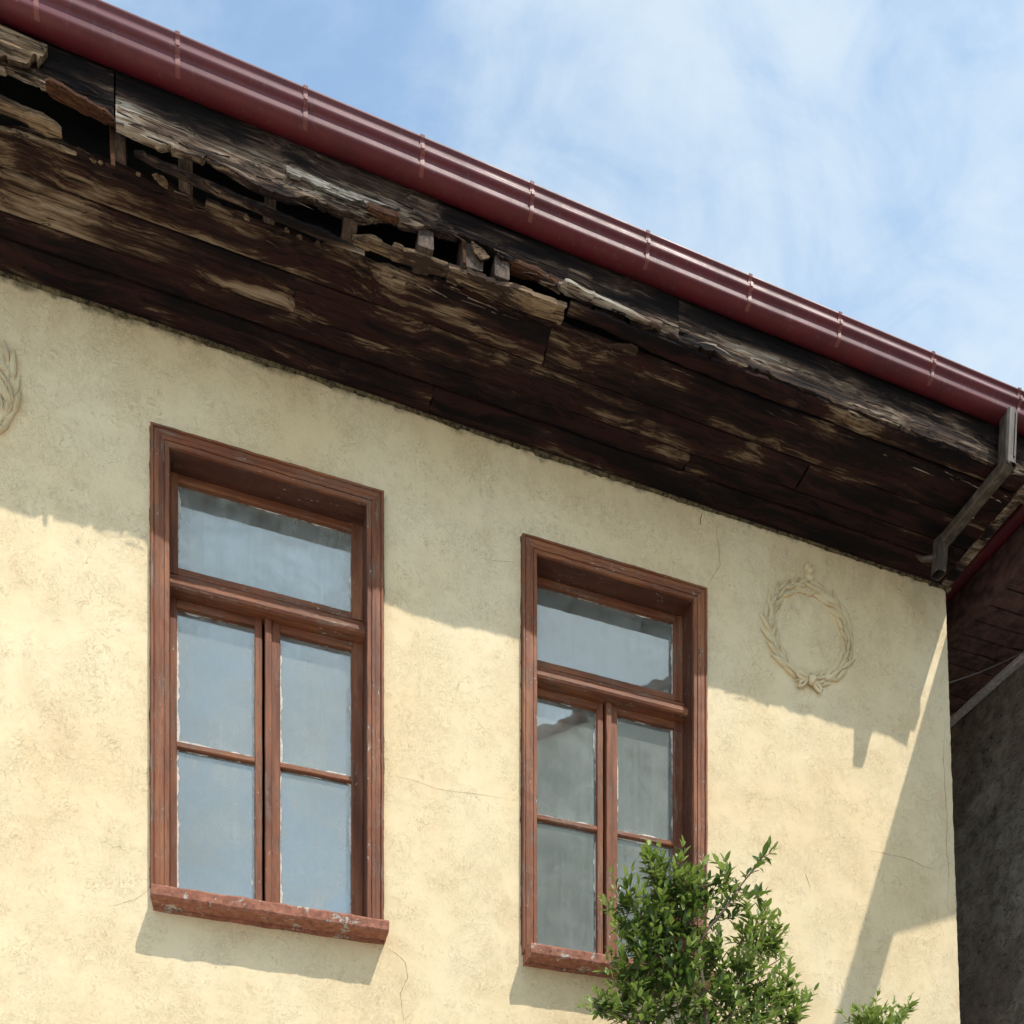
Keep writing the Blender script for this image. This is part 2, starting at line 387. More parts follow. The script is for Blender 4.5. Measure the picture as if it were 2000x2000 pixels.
def m_leaf(name, a, b, rough):
    t = NT(name)
    rnd = t.math('FRACT', t.math('ADD', t.n('ShaderNodeNewGeometry').outputs['Random Per Island'], t.n('ShaderNodeObjectInfo').outputs['Random']))
    col = t.mix(rnd, a, b)
    col = t.mix(t.math('MULTIPLY', t.rng(t.noise(t.pos(), 160, 2), 0.4, 0.7), 0.25), col, tuple(q * 0.6 for q in a))
    pr = t.principled(Base_Color=col, Roughness=rough, Specular_IOR_Level=0.5)
    tl = t.n('ShaderNodeBsdfTranslucent', {'Color': t.mix(0.5, col, (0.22, 0.34, 0.03))}).outputs[0]
    return t.done(t.n('ShaderNodeMixShader', {0: 0.36, 1: pr, 2: tl}).outputs[0])

M = dict(
    plaster=m_plaster('yellow_plaster', (0.780, 0.606, 0.368), (0.815, 0.672, 0.448), (0.690, 0.492, 0.292)),
    relief=m_plaster('stucco_relief', (0.745, 0.578, 0.345), (0.790, 0.645, 0.420), (0.52, 0.37, 0.21), 1.0, 0.7),
    px=m_wood_paint('window_paint_x', 'x'), pz=m_wood_paint('window_paint_z', 'z'), sill=m_sill(), px_shade=m_wood_paint('lining_shade_x', 'x', True), pz_shade=m_wood_paint('lining_shade_z', 'z', True),  # the two lining paints carry painted shade
    soffit=m_eave('soffit_boards', 'soffit'), fascia=m_eave('fascia_boards', 'fascia'), bare=m_eave('bare_wood', 'bare'),
    joist=m_joist(), gutter=m_gutter('red_gutter', (0.112, 0.0085, 0.0125)), strap=m_gutter('gutter_strap', (0.20, 0.052, 0.042)),
    pipe=m_pipe(), glass=m_glass('dusty_glass', 0.66), glass2=m_glass('thinly_dusted_glass', 0.52), putty=m_flat('white_putty', (0.66, 0.62, 0.56), 0.8, 60, 0.2),
    room=m_flat('room_paint', (0.10, 0.115, 0.115), 0.9, 4, 0.1), curtain=m_flat('curtain_cloth', (0.88, 0.88, 0.86), 0.9, 60, 0.04),
    gapdark=m_flat('dark_joint', (0.085, 0.055, 0.032), 1.0, 60, 0.4), crack=m_flat('crack_shadow', (0.21, 0.15, 0.085), 1.0, 60, 0.3), orange=m_eave('split_red_wood', 'red'), flake=m_eave('white_rot', 'white'), voidshade=m_flat('void_shade', (0.012, 0.010, 0.009), 0.95, 9, 0.4),  # last one: near-black colour standing in for shade in the voids
    roof=m_flat('roof_tile', (0.22, 0.085, 0.05), 0.9, 12, 0.35), stone=m_stonewall(), nboard=m_flat('old_red_boards', (0.088, 0.042, 0.033), 0.85, 14, 0.55),
    trim=m_flat('grey_trim', (0.46, 0.42, 0.39), 0.8, 40, 0.3), moss=m_flat('mouldy_edge', (0.085, 0.062, 0.030), 1.0, 48, 0.95, 0.9),
    ground=m_flat('street_paving', (0.47, 0.435, 0.39), 0.9, 2.5, 0.12), opp=m_flat('pale_render', (0.62, 0.64, 0.60), 0.9, 1.5, 0.1),
    bark=m_flat('twig_bark', (0.12, 0.082, 0.055), 0.85, 70, 0.4), leaf=m_leaf('leaf_dark', (0.036, 0.074, 0.018), (0.105, 0.165, 0.045), 0.32),
    young=m_leaf('leaf_young', (0.200, 0.275, 0.055), (0.360, 0.430, 0.130), 0.42), dry=m_flat('dry_leaf', (0.30, 0.12, 0.02), 0.7, 60, 0.3),
    cable=m_flat('cable_skin', (0.16, 0.135, 0.12), 0.7, 50, 0.2))

# ------------------------------------------------------------------ ground
gb = MB(); gb.add([(-400,-400,0),(400,-400,0),(400,400,0),(-400,400,0)], [(0,1,2,3)])
tag(gb.build('street', M['ground']), kind='structure')

# ------------------------------------------------------------------ the yellow house
house = tag(empty('yellow_house'), 'old pale yellow plastered house with two brown windows under a rotting wooden eave', 'house')
EAVE_Z = 6.9085
def corner_x(z): return 4.632 + (6.883 - z) * 0.0425
def sof_z(x, p): return EAVE_Z + 0.09 * p - 0.0046 * (x + 0.92)

WX = (-0.256, 0.905)                     # casing, outer
OFFS = (0.0, 1.94)
SILL_B, HEAD = 4.06, 6.38
# front wall with its two openings
wb = MB()
xs = [-6.5]
for o in OFFS: xs += [WX[0] + 0.02 + o, WX[1] - 0.02 + o]
zs = [0.0, SILL_B, HEAD, 6.945]
def wq(xa, xb, za, zb):
    wb.add([(xa,0,za),(xb,0,za),(xb,0,zb),(xa,0,zb)], [(0,1,2,3)])
for r in range(3):
    za, zb = zs[r], zs[r+1]
    for c in range(4):
        if r == 1 and c in (1, 3): continue
        wq(xs[c], xs[c+1], za, zb)
    n = 90 if r < 2 else 30
    for i in range(n):                  # ragged right-hand corner
        z0 = za + (zb - za) * i / n; z1 = za + (zb - za) * (i + 1) / n
        def cx(z): return corner_x(z) + 0.006 * mnoise.noise((z*9, 3, 1)) + 0.004 * mnoise.noise((z*31, 7, 2))
        wb.add([(xs[4],0,z0),(cx(z0)-0.012,0,z0),(cx(z1)-0.012,0,z1),(xs[4],0,z1),
                (cx(z0),0.012,z0),(cx(z1),0.012,z1),(corner_x(z0),7,z0),(corner_x(z1),7,z1)],
               [(0,1,2,3),(1,4,5,2),(4,6,7,5)])
wb.add([(-6.5,0,0),(-6.5,7,0),(-6.5,7,6.945),(-6.5,0,6.945)], [(0,1,2,3)])
wb.add([(-6.5,7,0),(corner_x(0),7,0),(corner_x(6.945),7,6.945),(-6.5,7,6.945)], [(0,1,2,3)])
me_w = wb.build('wall', M['plaster'], house)
rm = MB(); rm.box(-3.0, 4.4, 0.19, 4.0, 3.2, 6.75)
rm.f = [f for i, f in enumerate(rm.f) if i != 2]
rm.build('room', M['room'], house)
for xa, xb in ((-3.0, -0.3), (0.94, 1.65), (2.88, 4.4)):
    b = MB(); b.box(xa, xb, 0.18, 0.21, 3.2, 6.75); b.build('room_partition', M['room'], house)
b = MB(); b.box(-6.4, 4.62, 0.10, 0.14, 6.90, 7.62); b.build('dark_void_panel', M['voidshade'], house)  # panel added behind the gap, void's shade put into its colour

# ---- cracks and gouges in the plaster (flat dark ribbons, the shade inside put into their colour)
def crack(pts, w):
    b = MB(); q = []
    for i in range(len(pts) - 1):
        a = P(*pts[i], 0.0); c = P(*pts[i+1], 0.0); n = max(2, int((c - a).length / 0.02))
        for k in range(n): q.append(a.lerp(c, k / n))
    q.append(P(*pts[-1], 0.0))
    L = []; Rr = []
    for i, v in enumerate(q):
        d = (q[min(i+1, len(q)-1)] - q[max(i-1, 0)]).normalized(); s = Vector((d.z, 0, -d.x))
        v = v + s * 0.006 * mnoise.noise(v * 14); ww = w * (0.5 + 0.8 * abs(mnoise.noise(v * 33))) * min(1, 0.2 + 4 * min(i, len(q)-1-i) / len(q))
        L.append(v + s * ww + Vector((0,-0.0015,0))); Rr.append(v - s * ww + Vector((0,-0.0015,0)))
    b.add(L + Rr, [(i, i+1, len(q)+i+1, len(q)+i) for i in range(len(q)-1)])
    b.build('crack', M['crack'], house)
crack([(1401,1012),(1399,1040),(1404,1075),(1407,1104),(1392,1126),(1381,1147)], 0.0014)
crack([(1371,1002),(1368,1014),(1369,1026)], 0.004)
crack([(1852,1412),(1845,1428),(1843,1480),(1845,1540),(1850,1600),(1848,1650),(1853,1700),(1850,1780)], 0.0015)
crack([(1690,1660),(1730,1668),(1770,1676),(1800,1690),(1830,1702)], 0.0010)
crack([(755,1850),(775,1862),(792,1880),(797,1910),(782,1940),(788,2000)], 0.0013)
crack([(757,1512),(800,1522),(850,1540),(900,1548),(990,1560)], 0.0008)
crack([(296,1735),(262,1758),(210,1772)], 0.0008)
crack([(1572,1706),(1578,1722),(1583,1736)], 0.002)
crack([(1010,1098),(975,1096),(930,1090)], 0.0007)

# ------------------------------------------------------------------ windows
def window(ox, seed, label):
    w = tag(empty('window', (0, 0, 0), house), label)
    x0, x1 = WX[0] + ox, WX[1] + ox; zt, zb = 6.392, 4.05
    prof = [(0,-0.012),(0.0,0.026),(0.004,0.030),(0.013,0.030),(0.015,0.021),(0.018,0.021),(0.020,0.025),(0.042,0.026),(0.0425,0.0235),
            (0.060,0.0235),(0.062,0.0235),(0.063,0.017),(0.066,0.017),(0.068,0.021),(0.086,0.020),(0.089,0.014),(0.089,0.004)]
    rev = [(0.089,0.004),(0.0895,-0.03),(0.0895,-0.17)]
    def j(v, k=0.0022):
        v = Vector(v); return v + mnoise.noise_vector(v * 16 + Vector((seed, 0, 0))) * k + mnoise.noise_vector(v * 55) * k * 0.45
    SEG = 46
    for side in (0, 1):
        b = MB(); rings = []
        for i in range(SEG + 1):
            ring = []
            for (t, pr) in prof:
                z = zb + (zt - t - zb) * i / SEG
                ring.append(j((x0 + t if side == 0 else x1 - t, -pr, z)))
            rings.append(ring)
        b.loops(rings, closed=False); b.build('jamb_casing', M['pz'], w)
        b = MB(); b.loops([[j((x0 + t if side == 0 else x1 - t, -pr, zb + (zt - t - zb)*i/SEG)) for (t, pr) in rev] for i in range(SEG + 1)], closed=False); b.build('reveal_lining', M['pz_shade'], w)
    b = MB(); rings = []
    for i in range(SEG + 1):
        rings.append([j((x0 + t + (x1 - x0 - 2*t) * i / SEG, -pr, zt - t)) for (t, pr) in prof])
    b.loops(rings, closed=False); b.build('head_casing', M['px'], w)
    b = MB(); b.loops([[j((x0 + t + (x1 - x0 - 2*t)*i/SEG, -pr, zt - t)) for (t, pr) in rev] for i in range(SEG + 1)], closed=False); b.build('reveal_lining', M['px_shade'], w)
    def KX(x): return (x + ox)*1.0030 - ox if -0.15 < x < 0.80 else x
    def KZ(z): return min(6.304, EYE + (z - EYE)*1.0030) if z > 4.1 else z
    def bar(name, a, c, axis, depth=0.046, y=0.115, ch=0.004, parent=w, jit=0.0014):
        (xa, za), (xb, zb_) = a, c; xa, xb, za, zb_ = KX(xa), KX(xb), KZ(za), KZ(zb_)
        b = MB()
        if axis == 'z':
            xm = (xa + xb) / 2; b.bar((xm+ox, y+depth/2, za), (xm+ox, y+depth/2, zb_), (1,0,0), abs(xb-xa), depth, ch, 24, jit, seed)
            return b.build(name, M['pz'], parent)
        zm = (za + zb_) / 2; b.bar((xa+ox, y+depth/2, zm), (xb+ox, y+depth/2, zm), (0,0,1), abs(zb_-za), depth, ch, 18, jit, seed)
        return b.build(name, M['px'], parent)
    def gapline(ax, az, bx, bz, nx, nz):
        n = int(math.hypot(bx-ax, bz-az)/0.012); A_ = []; B_ = []
        for i in range(n + 1):
            x = ax + (bx-ax)*i/n; z = az + (bz-az)*i/n; g = 0.0035 + 0.005*max(0, mnoise.noise((x*9+seed, z*9, 3))) + 0.004*max(0, mnoise.noise((x*40, z*40, seed)))
            A_.append((x, -0.0012, z)); B_.append((x + nx*g, -0.0012, z + nz*g))
        b = MB(); b.add(A_ + B_, [(i, i+1, n+2+i, n+1+i) for i in range(n)]); b.build('gap', M['gapdark'], w)
    gapline(x0, zt, x1, zt, 0, 1); gapline(x1, 4.1, x1, zt, 1, 0); gapline(x0, 4.1, x0, zt, -1, 0)
    # transom light
    bar('sash_stile', (-0.170,5.775), (-0.131,6.302), 'z'); bar('sash_stile', (0.753,5.775), (0.818,6.302), 'z')
    bar('sash_rail', (-0.131,6.251), (0.753,6.304), 'x', y=0.116); bar('sash_rail', (-0.131,5.772), (0.753,5.812), 'x', y=0.116)
    # moulded transom bar
    b = MB(); pr = [(0.14,5.655),(0.052,5.655),(0.040,5.662),(0.034,5.675),(0.036,5.690),(0.045,5.704),(0.060,5.716),(0.066,5.724),(0.078,5.728),(0.080,5.742),(0.095,5.746),(0.097,5.768),(0.14,5.768)]
    rings = [[j((-0.170 + 0.986*i/30 + ox, y + 0.010, z + 0.007), 0.0016) for (y, z) in pr] for i in range(31)]
    b.loops(rings); b.build('transom_bar', M['px'], w)
    # casements
    bar('sash_stile', (-0.170,4.09), (-0.136,5.652), 'z'); bar('sash_stile', (0.248,4.09), (0.286,5.652), 'z')
    bar('sash_stile', (0.318,4.09), (0.378,5.652), 'z'); bar('sash_stile', (0.753,4.09), (0.818,5.652), 'z')
    bar('meeting_strip', (0.299,4.09), (0.334,5.650), 'z', depth=0.05, y=0.098)
    for a, c in ((-0.136,0.248), (0.378,0.753)):
        bar('sash_rail', (a,5.610), (c,5.650), 'x', y=0.116); bar('sash_rail', (a,4.09), (c,4.160), 'x', y=0.116)
        bar('muntin', (a,4.896), (c,4.928), 'x', depth=0.036, y=0.119, ch=0.006)
    # panes, with perished putty along their edges
    for (xa, xb, za, zb_) in ((-0.134,0.756,5.808,6.254), (-0.139,0.251,4.926,5.613), (-0.139,0.251,4.157,4.899), (0.375,0.756,4.926,5.613), (0.375,0.756,4.157,4.899)):
        xa, xb, za, zb_ = KX(xa), KX(xb), KZ(za), KZ(zb_)
        b = MB(); b.box(xa+ox, xb+ox, 0.142, 0.146, za, zb_); pane = b.build('pane', M['glass2' if ox > 1 else 'glass'], w)
        b = MB()
        def strip(ax, az, bx, bz, nx, nz, amt):
            L = math.hypot(bx-ax, bz-az); n = int(L / 0.011); st = None; prev = None
            for i in range(n + 1):
                t = i / n; x = ax + (bx-ax)*t + ox; z = az + (bz-az)*t
                g = mnoise.noise((x*7+seed, z*7, amt)) + 0.6*mnoise.noise((x*29, z*29+seed, 4.0)); wd = 0.0105 * max(0.0, min(1.3, 1.4*g + amt)) + (0.0013 if amt > 0.1 else 0)
                cur = ((x, 0.1405, z), (x+nx*wd, 0.1395, z+nz*wd)) if wd > 0.0009 else None
                if cur and prev: b.add([prev[0], cur[0], cur[1], prev[1]], [(0,1,2,3)])
                prev = cur
        iz0, iz1 = za + 0.003, zb_ - 0.003
        ix0, ix1 = xa + 0.003, xb - 0.003
        strip(ix0, iz0, ix0, iz1, 1, 0, 0.55); strip(ix1, iz0, ix1, iz1, -1, 0, 0.35)
        strip(ix0, iz0+0.001, ix1, iz0+0.001, 0, 1, 0.55 if za > 4.5 else 0.2); strip(ix0, iz1, ix1, iz1, 0, -1, 0.05)
        if b.f: tag(b.build('putty', M['putty'], w), kind='stuff')
    # sill
    b = MB(); rings = []; prf = [(0.13,4.10),(-0.118,4.064),(-0.133,4.060),(-0.140,4.050),(-0.141,4.006),(-0.134,3.996),(-0.05,3.994),(-0.045,4.000),(-0.030,4.000),(-0.026,3.990),(0.13,3.990)]
    n = 90; xa, xb = -0.246 + ox, 0.912 + ox
    for i in range(n + 1):
        x = xa + (xb - xa) * i / n
        ring = []
        for (y, z) in prf:
            v = Vector((x, y, z)); nn = mnoise.noise_vector(v*13+Vector((seed,)*3))*0.004 + mnoise.noise_vector(v*60)*0.0022; nn.x *= 0.3
            if i in (0, n): nn.x += 0.004 * mnoise.noise(v * 40)
            ring.append(v + nn)
        rings.append(ring)
    b.loops(rings); b.build('sill', M['sill'], w)
    return w
window(0.0, 1.3, 'left of the two windows, nothing growing in front of it')
window(1.94, 8.1, 'right of the two windows, white curtain inside, shrub in front')

cb = MB(); rings = []
for i in range(61):
    t = i / 60; x = 2.575 + 0.30 * t; y = 0.172 + 0.010 * math.sin(t * 34) + 0.006 * math.sin(t * 13 + 1)
    rings.append([(x, y + 0.006*math.sin(z*1.3), z) for z in (3.9, 4.5, 5.1, 5.7, 6.34)])
cb.loops(rings, closed=False)
tag(cb.build('curtain', M['curtain'], None, True), 'white curtain hanging behind the glass of the right window', 'curtain')

# ------------------------------------------------------------------ stucco wreaths
def leaf_blob():
    b = MB(); n, m = 9, 8; rings = []
    for i in range(n + 1):
        t = i / n; r = math.sin(math.pi * min(1, 0.04 + 0.94 * t) ** 0.85)
        ring = []
        for k in range(m):
            a = 2*math.pi*k/m; cz = max(-0.3, math.sin(a)); crease = 1 - 0.55*math.exp(-(math.cos(a)/0.35)**2) * (cz > 0)
            ring.append(((t - 0.5), -cz * r * 0.30 * crease, math.cos(a) * r * 0.20))
        rings.append(ring)
    b.loops(rings); return b
LEAFM = None
def wreath(cx, cz, rad, seed, proud, label):
    global LEAFM
    rs = random.Random(seed)
    med = tag(empty('wreath_medallion', (cx, 0, cz), house), label)
    if LEAFM is None:
        tmp = leaf_blob().build('leaf', M['relief'], med, True); LEAFM = tmp.data; bpy.data.objects.remove(tmp)
    b = MB(); rings = []
    for i in range(73):                                     # the rope under the leaves
        a = 2*math.pi*i/72; ring = []
        for k in range(7):
            c = math.pi*k/6; rr = rad - 0.040 + 0.036*math.cos(c)*(1+0.2*mnoise.noise((a*5, k, seed)))
            ring.append((rr*math.cos(a), 0.004 - proud*0.55*math.sin(c)*(0.8+0.4*mnoise.noise((a*7, seed, 1))), rr*math.sin(a)))
        rings.append(ring)
    b.loops(rings, closed=False); b.build('rope', M['relief'], med, True)
    b = MB(); rings = []
    for i in range(15):
        r_ = (rad - 0.07)*i/14
        rings.append([(r_*math.cos(2*math.pi*k/56), -0.003 - 0.010*(1 - (i/14)**4) - 0.006*mnoise.noise((r_*math.cos(2*math.pi*k/56)*16, r_*math.sin(2*math.pi*k/56)*16, seed)) - 0.003*mnoise.noise((r_*math.cos(2*math.pi*k/56)*48, r_*math.sin(2*math.pi*k/56)*48, seed)), r_*math.sin(2*math.pi*k/56)) for k in range(56)])
    b.loops(rings, caps=False); b.build('medallion_field', M['plaster'], med, True)
    n = 24
    for i in range(n):
        for lane in (-1, 0, 1):
            a = 2*math.pi*(i + 0.33*lane + rs.uniform(-.16, .16))/n
            dirn = 1 if math.cos(a) > 0 else -1              # both halves grow up from the bow
            rr = rad - 0.040 + lane*0.029 + rs.uniform(-.006, .006)
            o = bpy.data.objects.new('leaf', LEAFM); link(o, med)
            o.location = (rr*math.cos(a), -0.006 - 0.004*(lane == 0), rr*math.sin(a))
            tang = a + math.pi/2
            ang = tang + (0 if dirn > 0 else math.pi) - dirn*lane*0.30 + rs.uniform(-.32, .32)
            o.rotation_euler = (0, -ang, 0)
            L = rs.uniform(0.10, 0.165); o.scale = (L, proud*3.0*rs.uniform(.5, 1.2), L*rs.uniform(.36, .62))
    # finial and bow
    for (dx, dz, rx, rz, pr) in ((0,0.02,0.034,0.034,0.03),(0,0.055,0.027,0.030,0.035),(-0.020,0.078,0.015,0.024,0.03),(0.020,0.078,0.015,0.024,0.03),(0.0,0.094,0.013,0.022,0.03)):
        rg = []
        for i in range(7):
            e = math.pi/2*i/6; rg.append([(dx+rx*math.cos(e)*math.cos(q*math.pi/5), -pr*math.sin(e), rad+dz+rz*math.cos(e)*math.sin(q*math.pi/5)) for q in range(10)])
        b = MB(); b.loops(rg); b.build('finial_bud', M['relief'], med, True)
    for s_ in (-1, 1):
        for (ln, drop, wd) in ((0.090, 0.018, 0.018), (0.070, -0.030, 0.015)):
            pts = [(s_*ln*math.sin(t*math.pi) + s_*0.01, -0.024-0.012*math.sin(t*math.pi), -rad+0.02+drop*math.sin(t*math.pi)*1.6 + wd*math.sin(2*math.pi*t)) for t in [q/14 for q in range(15)]]
            b = MB(); b.tube([(q[0], q[1]*0.55, q[2]) for q in pts], 0.010, 6); b.build('bow_loop', M['relief'], med, True)
    b = MB(); b.tube([(0,-0.02,-rad+0.050),(0.004,-0.035,-rad+0.02),(0,-0.03,-rad-0.015)], [0.014,0.025,0.013], 8); b.build('bow_knot', M['relief'], med, True)
    return med
wreath(3.567, 6.318, 0.322, 3, 0.030, 'wreath of stucco leaves right of the windows, near the house corner')
wreath(-1.165, 6.36, 0.330, 5, 0.034, 'stucco wreath cut off by the left edge of the picture')

# ------------------------------------------------------------------ eave
eave = tag(empty('eave', (0, 0, 0), house), 'rotting dark wooden eave with broken boards and open gaps')
def fx(x, s): return mnoise.noise((x*1.3, s, 0.3)) + 0.5*mnoise.noise((x*5.1, s, 1.7)) + 0.12*mnoise.noise((x*17, s, 4.1))
def hsh(i, s): return (math.sin(i*127.1 + s*311.7) * 43758.5453) % 1.0
def saw(x, f, s):
    q = x*f + 0.8*mnoise.noise((x*f*0.6, s, 2.0)); i = math.floor(q); t = q - i
    a = hsh(i, s)**2
    return a * ((1 - t) if hsh(i, s + 4.4) > 0.45 else t)
def splinter(x, s):
    return 1.5*saw(x, 6.0, s) + 0.8*saw(x, 17.0, s + 1.3) + 0.12*saw(x, 45.0, s + 2.9)
def board(name, x0, x1, pin, pout, th, mat, step=0.02, zoff=0.0, jag_in=0.0, jag_out=0.0, seed=0.0, sag=0.004, rows=4):
    """soffit board: a grid sheet with thickness, ragged along its edges"""
    n = max(4, int((x1 - x0) / step)); top = []; bot = []
    for i in range(n + 1):
        x = x0 + (x1 - x0) * i / n
        a = pin(x) if callable(pin) else pin; c = pout(x) if callable(pout) else pout
        a += jag_in * (0.5*fx(x, seed) + splinter(x, seed)); c += jag_out * (0.6*fx(x, seed+5) - splinter(x, seed+9))
        xe = x
        for r in range(rows + 1):
            p = a + (c - a) * r / rows
            if i in (0, n): xe = x + (0.02 * mnoise.noise((p*40, seed, i)) if jag_out else 0)
            rnd = 0.004 * (1 if r in (0, rows) else 0)
            z = sof_z(x, p) + zoff + sag*fx(x*0.8+p, seed+2) + 0.0015*mnoise.noise((x*20, p*40, seed)) + rnd
            bot.append((xe, -p, z)); top.append((xe, -p, z + th - 2*rnd))
    W = rows + 1; N = (n + 1) * W; f = []
    for i in range(n):
        for r in range(rows):
            q = i*W + r; f.append((q, q+1, q+W+1, q+W)); f.append((N+q, N+q+W, N+q+W+1, N+q+1))
        f.append((i*W, i*W+W, N+i*W+W, N+i*W)); q = i*W + rows; f.append((q, N+q, N+q+W, q+W))
    for r in range(rows):
        f.append((r, N+r, N+r+1, r+1)); q = n*W + r; f.append((q, q+1, N+q+1, N+q))
    return mk(name, bot + top, f, mat, eave)
XL, XR = -2.6, 4.63
cuts = {0: [XL, 1.15, XR], 1: [XL, 2.62, XR], 2: [XL, 0.42, 3.3, XR], 3: [XL, 1.66, XR]}
for k, (a, c, zo) in enumerate(((0.002, 0.137, -0.006), (0.143, 0.236, 0.004), (0.243, 0.392, -0.002))):
    for i in range(len(cuts[k]) - 1):
        board('soffit_board', cuts[k][i] + 0.002, cuts[k][i+1] - 0.002, a, c, 0.022, M['soffit'], 0.06, zo, seed=k*3+i, sag=0.003, jag_out=0.002)
def lerp_list(pts):
    def f(x):
        if x <= pts[0][0]: return pts[0][1]
        for (xa, ya), (xb, yb) in zip(pts, pts[1:]):
            if x <= xb: return ya + (yb - ya) * (x - xa) / (xb - xa)
        return pts[-1][1]
    return f
out4 = lerp_list([(-2.6,0.53),(-1.1,0.50),(-0.75,0.555),(-0.40,0.562),(-0.05,0.545),(0.3,0.535),(0.85,0.560),(1.2,0.583),(4.7,0.590)])
board('soffit_board', XL, 1.66, 0.398, out4, 0.024, M['soffit'], 0.011, 0.0, jag_out=0.017, seed=21, sag=0.007, rows=6)
board('soffit_board', 1.664, XR, 0.398, 0.590, 0.024, M['soffit'], 0.04, -0.004, seed=25, sag=0.003, jag_out=0.004)
# the outermost board survives only to the right; remnants further left
board('soffit_board', XU(1110, .64), 3.1, lerp_list([(1.9,0.62),(2.3,0.598),(5,0.597)]), 0.678, 0.024, M['soffit'], 0.012, 0.006, jag_in=0.006, jag_out=0.012, seed=31, sag=0.006)
board('soffit_board', 3.104, XR, 0.597, 0.678, 0.024, M['soffit'], 0.012, 0.010, jag_in=0.004, jag_out=0.012, seed=33, sag=0.008)
board('broken_board', XU(690, .62), XU(872, .62), 0.592, lerp_list([(0.6,0.612),(0.75,0.650),(1.1,0.652)]), 0.026, M['bare'], 0.008, -0.012, jag_in=0.012, jag_out=0.012, seed=41, sag=0.006)
board('broken_board', XU(874, .62), XU(1100, .64), 0.594, lerp_list([(1.0,0.655),(1.45,0.672),(1.9,0.690)]), 0.030, M['bare'], 0.008, -0.020, jag_in=0.010, jag_out=0.012, seed=43, sag=0.008)
board('broken_board', XU(1180, .6), XU(1245, .6), 0.575, lerp_list([(1.95,0.595),(2.05,0.63),(2.3,0.60)]), 0.008, M['bare'], 0.006, -0.012, jag_in=0.014, jag_out=0.014, seed=47)
# thin lath left hanging in the gap
def lath(pts, wdt, hgt, mat, name='lath', jit=0.006, seed=0, taper=0.55):
    """ragged strip along a path, wide in y, splintering to a narrower far end"""
    pts = [Vector(q) for q in pts]; q = []
    for a, c in zip(pts, pts[1:]):
        n = max(2, int((c - a).length / 0.009)); q += [a.lerp(c, i/n) for i in range(n)]
    q.append(pts[-1]); rings = []; m = len(q) - 1
    for i, c in enumerate(q):
        t = i / m; k = 1 + (taper - 1)*t; e = min(1.0, 0.25 + 6*(1 - t)) * min(1.0, 0.3 + 8*t)
        wa = wdt/2*k*e*(1 + 0.5*fx(c.x*2, seed)) + 0.010*splinter(c.x, seed); wc = wdt/2*k*e*(1 + 0.5*fx(c.x*2, seed+4)) + 0.008*splinter(c.x, seed+6); h = hgt/2*(0.7 + 0.3*e)
        dz = jit*0.6*fx(c.x*2.2, seed+8)
        rings.append([c + Vector((0, -wa, -h*0.6+dz)), c + Vector((0, -wa*0.4, -h+dz+jit*0.3*mnoise.noise((c.x*40, 1, seed)))), c + Vector((0, wc*0.4, -h+dz+jit*0.3*mnoise.noise((c.x*40, 5, seed)))), c + Vector((0, wc, -h*0.5+dz)), c + Vector((0, wc, h+dz)), c + Vector((0, -wa, h+dz))])
    b = MB(); b.loops(rings)
    return b.build(name, mat, eave)
lath([P(262, 300, .625), P(420, 370, .62), P(560, 432, .615), P(712, 496, .61)], 0.030, 0.016, M['fascia'], seed=3, taper=0.8)
lath([P(-90, 164, .60), P(30, 218, .60), P(121, 262, .60)], 0.050, 0.026, M['bare'], 'broken_board', 0.008, 5, 0.75)
lath([P(-60, 236, .55), P(60, 268, .56), P(150, 302, .562)], 0.020, 0.014, M['bare'], 'splinter', 0.008, 9)
lath([P(985, 514, .66), P(1080, 554, .67), P(1180, 592, .68)], 0.04, 0.03, M['orange'], 'splinter', 0.010, 19)
lath([P(1090, 556, .688), P(1200, 600, .69), P(1292, 640, .69)], 0.038, 0.018, M['fascia'], 'broken_board', 0.010, 23)
lath([P(715, 404, .694), P(750, 420, .694), P(779, 430, .694)], 0.03, 0.030, M['orange'], 'splinter', 0.008, 29, 0.9)
lath([P(90, 170, .682), P(160, 205, .682), P(224, 238, .682)], 0.040, 0.016, M['orange'], 'splinter', 0.003, 31, 1.0)

# fascia boards (upright, behind the gutter), their lower edges rotted away
def fascia(x0, x1, zlo, zhi, p, th, seed, jag, step=0.011, name='fascia_board', mat=None):
    n = int((x1 - x0)/step); rows = 26; fr = []; bk = []; zmin = min(zlo(x0 + (x1-x0)*q/40) for q in range(41)) - jag
    for i in range(n + 1):
        x = x0 + (x1-x0)*i/n
        lo = zlo(x) + jag*(0.7*fx(x, seed) + splinter(x, seed+3))
        for r in range(rows + 1):
            z = max(lo, zmin + (zhi - zmin) * (r/rows)) if r else lo
            d = 0.010*mnoise.noise((x*1.2, z*30, seed)) + 0.006*mnoise.noise((x*2.5, z*85, seed+3)) - 0.012*(1 - r/rows)**2*max(0, fx(x, seed+8))
            fr.append((x, -p + d, z)); bk.append((x, -p + th + d*0.3, z))
    W = rows+1; N = (n+1)*W; f = []
    for i in range(n):
        for r in range(rows):
            q = i*W+r; f.append((q, q+W, q+W+1, q+1)); f.append((N+q, N+q+1, N+q+W+1, N+q+W))
        f.append((i*W, N+i*W, N+i*W+W, i*W+W)); q = i*W+rows; f.append((q, q+W, N+q+W, N+q))
    for r in range(rows):
        f.append((r, r+1, N+r+1, N+r)); q = n*W+r; f.append((q, N+q, N+q+1, q+1))
    return mk(name, fr+bk, f, mat or M['fascia'], eave)
E = EYE; FP = 0.681
def FZ(pts): return lerp_list([(x * (5-FP)/4.3, E + (z - E) * (5-FP)/4.3) for x, z in pts])
fz1 = FZ([(-2.6, E+5.44), (XU(87,.7), E+5.404), (XU(223,.7), E+5.362)])
